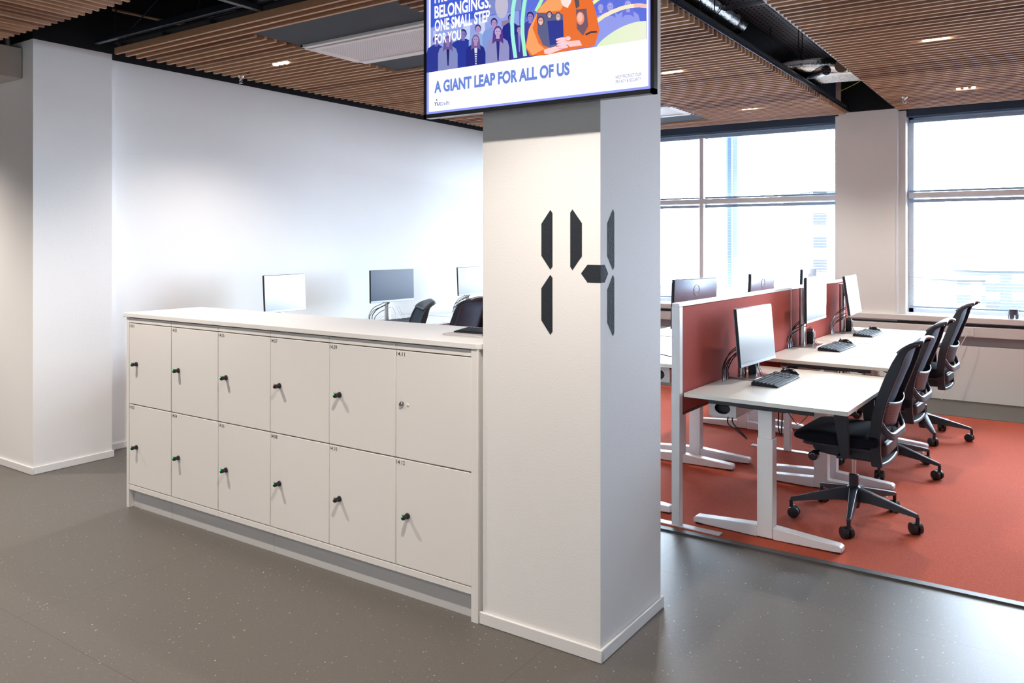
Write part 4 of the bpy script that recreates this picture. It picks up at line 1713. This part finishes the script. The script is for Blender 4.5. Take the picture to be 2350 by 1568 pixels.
    for (x, yy, z) in pts:
        rings.append([(x - 0.010, yy, z), (x + 0.012, yy, z + 0.004), (x + 0.008, yy, z + 0.042), (x - 0.006, yy, z + 0.046)])
    lo.loft(rings)
    lo.obj('lumbar_loop', M['chair_grey'], t, bevel=0.005, smooth=50)
    # rounded seat carrier showing under the loop
    q = MB()
    q.rbox(0.06, 0.205, -0.16, 0.16, 0.415 + L, 0.50 + L, 0.06, 6)
    q.obj('tilt_housing', M['black'], t, bevel=0.02)
    return t


CG = 'office chairs in the room'
ch = make_chair('black office chair with mesh back nearest the viewer at the right-hand desks', -7.5)
ch.location = (-0.977, 4.925, 0.006)
ch.rotation_euler = (0, 0, R(-3.5))
for c in [x for x in bpy.data.objects if x.parent == ch and x.name.startswith(('leg', 'star_base'))]:
    pass
chairs = [ch]
c2 = make_chair('black office chair in the middle of the three at the right-hand desks', -19.5 + 4)
c2.location = (-0.99, 6.18, 0.006)
c2.rotation_euler = (0, 0, R(-4))
c3 = make_chair('black office chair nearest the window, raised a little higher than its neighbours', 2 + 4, 0.055)
c3.location = (-0.925, 7.36, 0.006)
c3.rotation_euler = (0, 0, R(-4))
c4 = dup(c2, (-4.93, 5.31, 0.0), R(53), 'dark office chair turned sideways behind the lockers, left one')
c5 = dup(c2, (-4.90, 6.14, 0.0), R(-5), 'dark office chair seen from behind beyond the lockers, touching the pillar edge')
c4.location.z = c5.location.z = 0.006
c6 = dup(c2, (-2.56, 7.98, 0.02), R(180), 'black office chair whose top just shows over the red screen')


# ================================================================== DESKS
def make_desk(label, z, name='standing_desk', right=True):
    """local frame: x across the desk 0..0.877 (0 = screen side), y along it 0..1.25"""
    t = thing(name, label, 'desk')
    W_, L_ = 0.877, 1.245
    b = MB()
    b.box(0, W_, 0, L_, z - 0.022, z)
    b.obj('tabletop', M['desk'], t, bevel=0.0015)
    b = MB()
    b.box(0.13, 0.70, 0.03, 0.055, z - 0.048, z - 0.0225)
    b.box(0.13, 0.70, L_ - 0.055, L_ - 0.03, z - 0.048, z - 0.0225)
    b.box(0.20, 0.24, 0.055, L_ - 0.055, z - 0.055, z - 0.0225)
    b.box(0.62, 0.66, 0.055, L_ - 0.055, z - 0.055, z - 0.0225)
    b.box(0.30, 0.56, 0.035, 0.16, z - 0.052, z - 0.0225)
    b.obj('under_frame', M['rail'], t, bevel=0.002)
    for y in (0.05, L_ - 0.05 - 0.07):
        b = MB()
        x0, x1 = 0.40, 0.485
        b.box(x0, x1, y, y + 0.07, 0.015, 0.545)
        leg = b.obj('leg', M['white_metal'], t, bevel=0.003)
        b = MB()
        b.box(x0 + 0.005, x1 - 0.005, y + 0.005, y + 0.065, 0.545, z - 0.023)
        b.obj('telescopic_column', M['white_metal'], leg, bevel=0.002)
        b = MB()
        b.prism([(0.035, 0.018), (0.035, 0.040), (0.045, 0.050), (x0, 0.074), (x0, 0.010), (0.10, 0.014)], y + 0.003, y + 0.067, 'xz')
        b.prism([(x1, 0.010), (x1, 0.074), (0.82, 0.050), (0.835, 0.040), (0.835, 0.018), (0.78, 0.014)], y + 0.003, y + 0.067, 'xz')
        b.obj('foot', M['white_metal'], leg, bevel=0.004)
        b = MB()
        b.box(0.045, 0.085, y + 0.010, y + 0.060, 0.006, 0.017)
        b.box(0.785, 0.825, y + 0.010, y + 0.060, 0.006, 0.017)
        b.obj('foot_pad', M['black'], leg)
    # cable tray with an oval hole in its end plate
    tr = MB()
    tr.box(0.085, 0.245, 0.16, 1.08, z - 0.138, z - 0.134)
    tr.box(0.085, 0.088, 0.16, 1.08, z - 0.138, z - 0.06)
    tr.box(0.242, 0.245, 0.16, 1.08, z - 0.138, z - 0.06)
    tray = tr.obj('cable_tray', M['white_metal'], t)
    e = MB()
    n = 24
    outer, inner = [], []
    cx, cz = 0.165, z - 0.094
    for k in range(n):
        a = 2 * PI * k / n
        ca, sa = math.cos(a), math.sin(a)
        m_ = max(abs(ca) / 0.080, abs(sa) / 0.044)
        outer.append((cx + ca / m_, cz + sa / m_))
        inner.append((cx + 0.046 * ca, cz + 0.032 * sa))
    for yy in (0.157, 1.080):
        e = MB()
        vo = [e.bm.verts.new((x, yy, zz)) for x, zz in outer]
        vi = [e.bm.verts.new((x, yy, zz)) for x, zz in inner]
        vo2 = [e.bm.verts.new((x, yy + 0.003, zz)) for x, zz in outer]
        vi2 = [e.bm.verts.new((x, yy + 0.003, zz)) for x, zz in inner]
        for k in range(n):
            j = (k + 1) % n
            e.bm.faces.new((vo[k], vo[j], vi[j], vi[k]))
            e.bm.faces.new((vo2[j], vo2[k], vi2[k], vi2[j]))
            e.bm.faces.new((vi[k], vi[j], vi2[j], vi2[k]))
            e.bm.faces.new((vo[j], vo[k], vo2[k], vo2[j]))
        e.obj('tray_end', M['white_metal'], tray, smooth=0)
    e = MB()
    e.box(0.095, 0.235, 0.20, 1.05, z - 0.128, z - 0.085)
    e.obj('power_strip', M['black'], tray, bevel=0.004)
    cb = MB()
    cb.tube([(0.155, 0.30, z - 0.13), (0.165, 0.24, z - 0.19), (0.215, 0.24, z - 0.225), (0.262, 0.25, z - 0.262), (0.270, 0.25, z - 0.270), (0.262, 0.25, z - 0.255), (0.19, 0.25, z - 0.185), (0.185, 0.3, z - 0.13)], 0.0038, 7, 6)
    cb.obj('hanging_cable', M['cable'], t)
    cb = MB()
    cb.tube([(0.510, 0.14, z - 0.03), (0.506, 0.14, z - 0.13), (0.498, 0.15, z - 0.20), (0.480, 0.16, z - 0.15), (0.470, 0.2, z - 0.08)], 0.0036, 7, 5)
    cb.tube([(0.545, 0.10, z - 0.05), (0.575, 0.10, z - 0.09), (0.60, 0.11, z - 0.118), (0.63, 0.12, z - 0.09), (0.66, 0.12, z - 0.05)], 0.0022, 6, 5)
    cb.obj('control_cable', M['cable'], t)
    return t


ROT = R(-1.8)
UX = Vector((math.cos(ROT), math.sin(ROT), 0))
UY = Vector((-math.sin(ROT), math.cos(ROT), 0))
O1 = Vector((-1.752, 4.296, 0))
DG = 'height adjustable desks'
d1 = make_desk('pale height-adjustable desk nearest the viewer, beside the red screen end post', 0.750)
d1.location = O1
d1.rotation_euler = (0, 0, ROT)
d2 = make_desk('pale raised desk in the middle of the right-hand row', 0.800)
d2.location = O1 + UY * 1.29
d2.rotation_euler = (0, 0, ROT)
d3 = copy_tree(d2)
d3['label'] = 'pale raised desk closest to the window in the right-hand row'
d3.location = O1 + UY * 2.555
# desks on the other side of the red screen (mirrored by a half turn)
zl = 0.895
d4 = make_desk('white raised desk behind the red screen, nearest the pillar', zl)
d4.location = (-1.845, 5.60, 0)
d4.rotation_euler = (0, 0, PI)
d5 = copy_tree(d4)
d5.location = (-1.80, 6.90, 0)
d5['label'] = 'white raised desk behind the red screen, middle of its row'
d6 = copy_tree(d4)
d6.location = (-1.76, 8.19, 0)
d6['label'] = 'white raised desk behind the red screen, by the left window'
# desks along the left wall
for k, lb in enumerate(('desk along the left wall closest to the left pier, hidden by the lockers', 'desk along the left wall behind the sideways chair', 'desk along the left wall carrying the monitor next to the pillar')):
    if k == 0:
        d7 = make_desk('pale ' + lb, 0.800)
        dd = d7
    else:
        dd = copy_tree(d7)
        dd['label'] = 'pale ' + lb
    dd.location = (-6.0, 4.2 + 1.28 * k, 0)

# ================================================================== RED SCREENS
PA = R(-1.8)
PD = Vector((math.sin(R(1.8)), math.cos(R(1.8)), 0))
P0 = Vector((-1.784, 4.255, 0))


def partition(s0, s1, label, foot_at, near):
    base = P0 + PD * s0
    t = thing('partition_screen', label, 'partition screen', (base.x, base.y, 0), PA)
    ln = s1 - s0
    b = MB()
    b.box(-0.018, 0.018, 0.045 if near else 0.010, ln - 0.010, 0.635, 1.235)
    b.obj('felt_panel', M['felt'], t, bevel=0.004)
    b = MB()
    b.box(-0.022, 0.022, 0.0, ln, 1.236, 1.256)
    b.obj('top_rail', M['white_metal'], t, bevel=0.002)
    b = MB()
    b.box(-0.018, 0.018, 0.04, ln, 0.622, 0.634)
    b.obj('bottom_rail', M['rail'], t)
    if near:
        b = MB()
        b.box(-0.024, 0.024, 0.0, 0.044, 0.006, 1.236)
        b.obj('post', M['white_metal'], t, bevel=0.002)
        b = MB()
        b.box(-0.30, 0.26, -0.012, 0.040, 0.006, 0.013)
        b.obj('foot_plate', M['white_metal'], t, bevel=0.002)
    b = MB()
    b.box(-0.022, 0.022, ln - 0.008, ln, 0.622, 1.236)
    b.obj('joint_strip', M['white_metal'], t)
    b = MB()
    b.box(-0.024, 0.024, ln - 0.05, ln - 0.002, 0.012, 0.621)
    b.obj('post', M['white_metal'], t, bevel=0.002)
    b = MB()
    b.box(-0.28, 0.28, ln - 0.055, ln, 0.006, 0.012)
    b.obj('foot_plate', M['white_metal'], t, bevel=0.002)
    return t


partition(0.0, 2.05, 'brick red felt partition screen with white end post nearest the viewer', 0, True)
partition(2.055, 3.80, 'brick red felt partition screen continuing towards the window', 0, False)


# ================================================================== MONITORS
# local frame: screen faces +x, origin on the desk under the stand column
def make_monitor(label, lit=True, z_bot=0.095, wdt=0.545, hgt=0.335, tilt=4, stand=0.36, turn=0, xs=0.075):
    t = thing('computer_monitor', label, 'monitor')
    A = Matrix.Translation((xs, 0, z_bot)) @ Matrix.Rotation(R(turn), 4, 'Z') @ Matrix.Rotation(R(-tilt), 4, 'Y')

    def place(o):
        o.matrix_local = A
        return o
    b = MB()
    b.box(-0.018, 0.0, -wdt / 2, wdt / 2, 0, hgt)
    h = place(b.obj('bezel', M['black'], t, bevel=0.003))
    b = MB()
    b.box(-0.0005, 0.0012, -wdt / 2 + 0.004, wdt / 2 - 0.004, 0.020, hgt - 0.004)
    s = b.obj('display', M[lit] if lit else M['scr_dark'], h)
    b = MB()
    b.box(-0.0005, 0.0018, -wdt / 2 + 0.003, wdt / 2 - 0.003, 0.002, 0.0195)
    b.obj('chin', M['bezel'], h)
    b = MB()
    b.rbox(-0.024, -0.018, -wdt / 2 + 0.006, wdt / 2 - 0.006, 0.006, hgt - 0.006, 0.0025)
    b.obj('back_shell', M['mon_back'], h)
    b = MB()
    b.box(-0.030, -0.024, -0.055, 0.055, 0.095, 0.190)
    b.obj('mount_plate', M['mon_back'], h, bevel=0.006)
    b = MB()
    pts = [(-0.0246, 0.036 * math.cos(2 * PI * k / 20), hgt * 0.76 + 0.036 * math.sin(2 * PI * k / 20)) for k in range(21)]
    b.tube(pts, 0.0022, 6, 1)
    b.box(-0.0252, -0.0242, -0.024, 0.024, hgt * 0.76 - 0.005, hgt * 0.76 + 0.005)
    b.obj('round_logo', M['mark'], h)
    # column and base
    b = MB()
    b.rbox(-0.020, 0.020, -0.034, 0.034, 0.008, stand, 0.016)
    b.obj('stand_column', M['alu'], t, bevel=0.003)
    b = MB()
    b.cyl((0.0, 0, z_bot + 0.165), (xs - 0.03, 0, z_bot + 0.165), 0.014, seg=12)
    b.obj('arm', M['black'], t)
    b = MB()
    b.rbox(-0.045, 0.135, -0.125, 0.125, 0.0, 0.009, 0.012)
    b.obj('stand_base', M['alu'], t, bevel=0.002)
    return t


def cables(loc_, rz, label, seed, dock=True, z=0):
    rnd = random.Random(seed)
    t = thing('cable_bundle', label, 'cables', loc_, rz)
    for k in range(5):
        b = MB()
        a = rnd.uniform(-0.06, 0.06)
        h_ = rnd.uniform(0.10, 0.20)
        d = rnd.uniform(-0.10, -0.02)
        b.tube([(0.03, a * .4, h_ + 0.03), (-0.025, a * .3 - 0.05, h_ * .95), (-0.045, a - 0.11, h_ * 0.75), (-0.055, a - 0.16, h_ * .4), (-0.050, a - 0.17, 0.03), (-0.040, a - 0.20, 0.004)], 0.0034, 7, 6)
        b.obj('cable', M['cable'], t)
    for k in range(4):
        b = MB()
        a = rnd.uniform(0.0, 0.1)
        b.tube([(0.04, 0.02 + a, 0.14), (0.06, 0.05 + a, 0.06), (0.09 + a * .5, 0.02, 0.006), (0.16, 0.09 + a, 0.005), (0.20, 0.12 + a * .4, 0.005)], 0.0018, 6, 6)
        b.obj('thin_cable', M['cable_grey'] if k == 0 else M['cable'], t)
    if dock:
        b = MB()
        b.obox((0.03, 0.10, 0.062), (0.05, 0.075, 0.105), (R(14), 0, 0.2))
        b.obj('docking_station', M['black'], t, bevel=0.005)
        b = MB()
        b.obox((0.058, 0.125, 0.075), (0.006, 0.05, 0.05), (R(14), 0, 0.2))
        b.obj('socket_plate', M['white_plastic'], t, bevel=0.002)
    return t


def on_row(dx, dy, z):
    p = O1 + UX * dx + UY * dy
    return (p.x, p.y, z + 0.0004)


m1 = make_monitor('monitor with pale screen on the nearest desk, by the red partition', 'scr_window_glare', 0.093, 0.55, 0.355, 5, 0.385, 0, 0.112)
m1.location = (-1.668, 5.05, 0.7504)
m1.rotation_euler = (0, 0, R(-5))
m2 = make_monitor('upright pale monitor on the middle right-hand desk', 'scr_window_glare', 0.197, 0.60, 0.34, 0, 0.45, 0, 0.108)
m2.location = (-1.648, 6.42, 0.8004)
m2.rotation_euler = (0, 0, R(0))
m3 = make_monitor('monitor tilted back on the desk nearest the window', 'scr_window_glare', 0.17, 0.56, 0.34, 8, 0.43, 0, 0.118)
m3.location = (-1.602, 7.58, 0.8004)
m3.rotation_euler = (0, 0, R(2))
ml = make_monitor('white monitor at the left above the worktop of the lockers', 'scr_bright', 0.19, 0.50, 0.325, 3, 0.36)
ml.location = (-5.70, 4.73, 0.8004)
ml.rotation_euler = (0, 0, R(6))
mm_ = make_monitor('dark blue monitor on its stand beside the sideways chair', False, 0.195, 0.62, 0.325, 1, 0.33)
mm_.location = (-5.68, 6.09, 0.8004)
mm_.rotation_euler = (0, 0, R(-2))
mr_ = copy_tree(ml)
mr_['label'] = 'white monitor cut off by the pillar edge, left of it'
mr_.location = (-5.70, 7.47, 0.8004)
mr_.rotation_euler = (0, 0, R(-4))
for (x, y, rz, lb) in ((-2.045, 5.34, 169, 'grey monitor back with round logo above the nearest red screen'),
                       (-1.97, 6.62, 177, 'grey monitor back showing above the middle of the red screen'),
                       (-1.93, 7.95, 181, 'grey monitor back farthest away above the red screen')):
    if lb.startswith('grey monitor back with'):
        mb_ = make_monitor(lb, False, 0.118, 0.545, 0.335, 2, 0.30)
        q = mb_
    else:
        q = copy_tree(mb_)
        q['label'] = lb
    q.location = (x, y, zl + 0.0004)
    q.rotation_euler = (0, 0, R(rz))
cables((-1.655, 5.03, 0.7504), 0, 'tangle of black cables with a dock behind the nearest monitor', 3)
cables((-1.645, 6.42, 0.8004), 0, 'tangle of black cables with a dock under the upright monitor', 5)
cables((-1.585, 7.52, 0.8004), 0, 'tangle of black cables with a dock under the tilted back monitor', 8)
cables((-5.68, 6.09, 0.8004), 0, 'loose black cables around the stand of the dark blue monitor', 11, False)
cables((-5.70, 7.47, 0.8004), 0, 'loose cables by the monitor cut off by the pillar', 12, False)


# ================================================================== KEYBOARDS AND MICE
# local frame: long side along y, keys facing up, x to the user
def make_keyboard(label):
    t = thing('keyboard', label, 'keyboard')
    b = MB()
    b.prism([(-0.078, 0.0), (0.078, 0.0), (0.078, 0.008), (0.070, 0.011), (-0.070, 0.024), (-0.078, 0.020)], -0.225, 0.225, 'xz')
    b.obj('body', M['key'], t, bevel=0.002)
    b = MB()
    rows = 6
    for r in range(rows):
        x = -0.062 + r * 0.0225
        z = 0.0235 - r * 0.0021
        y = -0.216
        while y < 0.214:
            wk = 0.0165
            if r == rows - 1 and -0.08 < y < 0.02:
                wk = 0.10
            if not (0.068 < y < 0.078 or 0.136 < y < 0.146):
                b.obox((x, y + wk / 2, z), (0.0165, wk, 0.007), (0, R(5), 0))
            y += wk + 0.0025
    b.obj('keys', M['key'], t, bevel=0.0015)
    return t


def make_mouse(label):
    t = thing('mouse', label, 'mouse')
    b = MB()
    rings = []
    for (x, wy, z) in ((-0.056, 0.010, 0.012), (-0.048, 0.024, 0.024), (-0.025, 0.029, 0.034), (0.005, 0.031, 0.037), (0.035, 0.030, 0.028), (0.052, 0.024, 0.014), (0.058, 0.010, 0.007)):
        ring = [(x, -wy, 0.0)]
        for k in range(9):
            a = PI - PI * k / 8
            ring.append((x, wy * math.cos(a), 0.003 + z * math.sin(a)))
        ring.append((x, wy, 0.0))
        rings.append(ring)
    b.loft(rings)
    b.obj('body', M['black_gloss'], t, smooth=60)
    b = MB()
    b.cyl((-0.036, -0.003, 0.034), (-0.036, 0.003, 0.034), 0.008, seg=14)
    b.obj('scroll_wheel', M['chair_grey'], t)
    return t


kb = make_keyboard('black keyboard on the nearest desk')
kb.location = (-1.43, 4.965, 0.7504)
kb.rotation_euler = (0, 0, R(-1))
k2 = dup(kb, (-1.385, 6.39, 0.8004), R(-3), 'black keyboard on the middle right-hand desk')
k3 = dup(kb, (-1.37, 7.50, 0.8004), R(-1), 'black keyboard on the desk nearest the window')
k4 = dup(kb, (-5.455, 6.04, 0.8004), R(0), 'black keyboard below the dark blue monitor')
k6 = dup(kb, (-5.455, 5.00, 0.8004), R(0), 'dark keyboard whose end just shows over the worktop')
ms = make_mouse('black mouse at the far end of the keyboard on the nearest desk')
ms.location = (-1.435, 5.28, 0.7504)
ms.rotation_euler = (0, 0, R(10))
dup(ms, (-1.39, 6.70, 0.8004), R(5), 'black mouse beside the keyboard on the middle right-hand desk')
dup(ms, (-1.375, 7.81, 0.8004), R(0), 'black mouse beside the keyboard on the desk nearest the window')

# at the right end of the worktop, next to the pillar: slim grey base with a keyboard and mouse
b = MB()
b.rbox(-2.355, -2.055, 2.885, 3.10, 1.1738, 1.180, 0.012)
tag(b.obj('grey_mat', mat('grey_anodised_plate', (0.55, 0.53, 0.54), 0.5, 0.0, noise=0.03), bevel=0.001), 'flat grey plate on the worktop next to the pillar', 'mat')
k7 = dup(kb, (-2.09, 3.03, 1.1803), R(-90 + 2), 'small dark keyboard lying on the worktop next to the pillar')
k7.scale = (0.72, 0.98, 0.6)
k7.location = (-2.095 - 0.02, 3.01, 1.1803)
dup(ms, (-2.085, 2.93, 1.1803), R(30), 'black mouse on the worktop touching the pillar')

# papers and cable on the desk behind the red screen
b = MB()
b.obox((-2.28, 4.9, zl + 0.0015), (0.21, 0.297, 0.002), (0, 0, 0.4))
tag(b.obj('paper_sheet', M['white_plastic']), 'white sheet of paper on the raised desk seen beside the pillar', 'paper')
b = MB()
b.tube([(-2.45, 4.95, zl + 0.006), (-2.25, 4.75, zl + 0.006), (-2.1, 4.7, zl + 0.006), (-1.95, 4.6, zl + 0.006)], 0.004, 7, 6)
b.tube([(-2.55, 5.3, zl + 0.010), (-2.45, 5.2, zl + 0.012), (-2.35, 5.22, zl + 0.010)], 0.009, 7, 6)
tag(b.obj('desk_cable', M['cable']), 'dark cable lying on the raised desk seen beside the pillar', 'cable')

# ================================================================== SILL AND SOCKETS
def socket(x, wd, label, n, cable=False):
    t = thing('wall_socket', label, 'socket', (x, YF - 0.0155, 0.706))
    b = MB()
    b.box(-wd / 2, wd / 2, -0.012, 0, -0.042, 0.048)
    b.obj('cover_plate', M['white_plastic'], t, bevel=0.004)
    for k in range(n):
        cx = -wd / 2 + wd * (k + 0.5) / n
        b = MB()
        b.lathe([(0.022, -0.0125), (0.022, -0.0119)], (cx, 0, 0.002), 18, 'y')
        s_ = b.obj('outlet', M['sillw'], t)
        b = MB()
        for s in (-1, 1):
            b.lathe([(0.003, -0.0132), (0.003, -0.0124)], (cx + s * 0.009, 0, 0.002), 8, 'y')
        b.obj('pin_holes', M['black'], s_)


socket(-1.08, 0.24, 'triple white socket on the trunking behind the middle chair back', 3)
socket(-0.745, 0.085, 'single white socket on the trunking with a pale cable, right of the rear chair', 1)
b = MB()
b.tube([(-0.745, 9.15, 0.70), (-0.79, 9.13, 0.62), (-0.86, 9.12, 0.45), (-0.93, 9.12, 0.20), (-0.98, 9.10, 0.02)], 0.004, 7, 6)
tag(b.obj('power_cable', M['white_plastic']), 'pale cable hanging from the single socket to the floor', 'cable')
t = thing('desk_grommet', 'grey plastic cable grommet standing on the window sill at the right', 'cable grommet', (-0.373, 9.25, 0.851))
b = MB()
rings = []
n = 28
for (r, z) in ((0.042, 0.040), (0.042, 0.088), (0.046, 0.090), (0.046, 0.094), (0.036, 0.094), (0.036, 0.040)):
    rings.append([(r * math.cos(2 * PI * k / n), r * math.sin(2 * PI * k / n), z) for k in range(n)])
b.loft(rings, caps=False)
b.obj('ring', M['chair_grey'], t)
for k in range(5):
    a = 2 * PI * k / 5 + 0.5
    b = MB()
    b.obox((0.039 * math.cos(a), 0.039 * math.sin(a), 0.021), (0.005, 0.026, 0.042), (0, 0, a))
    b.obj('clip', M['chair_grey'], t)
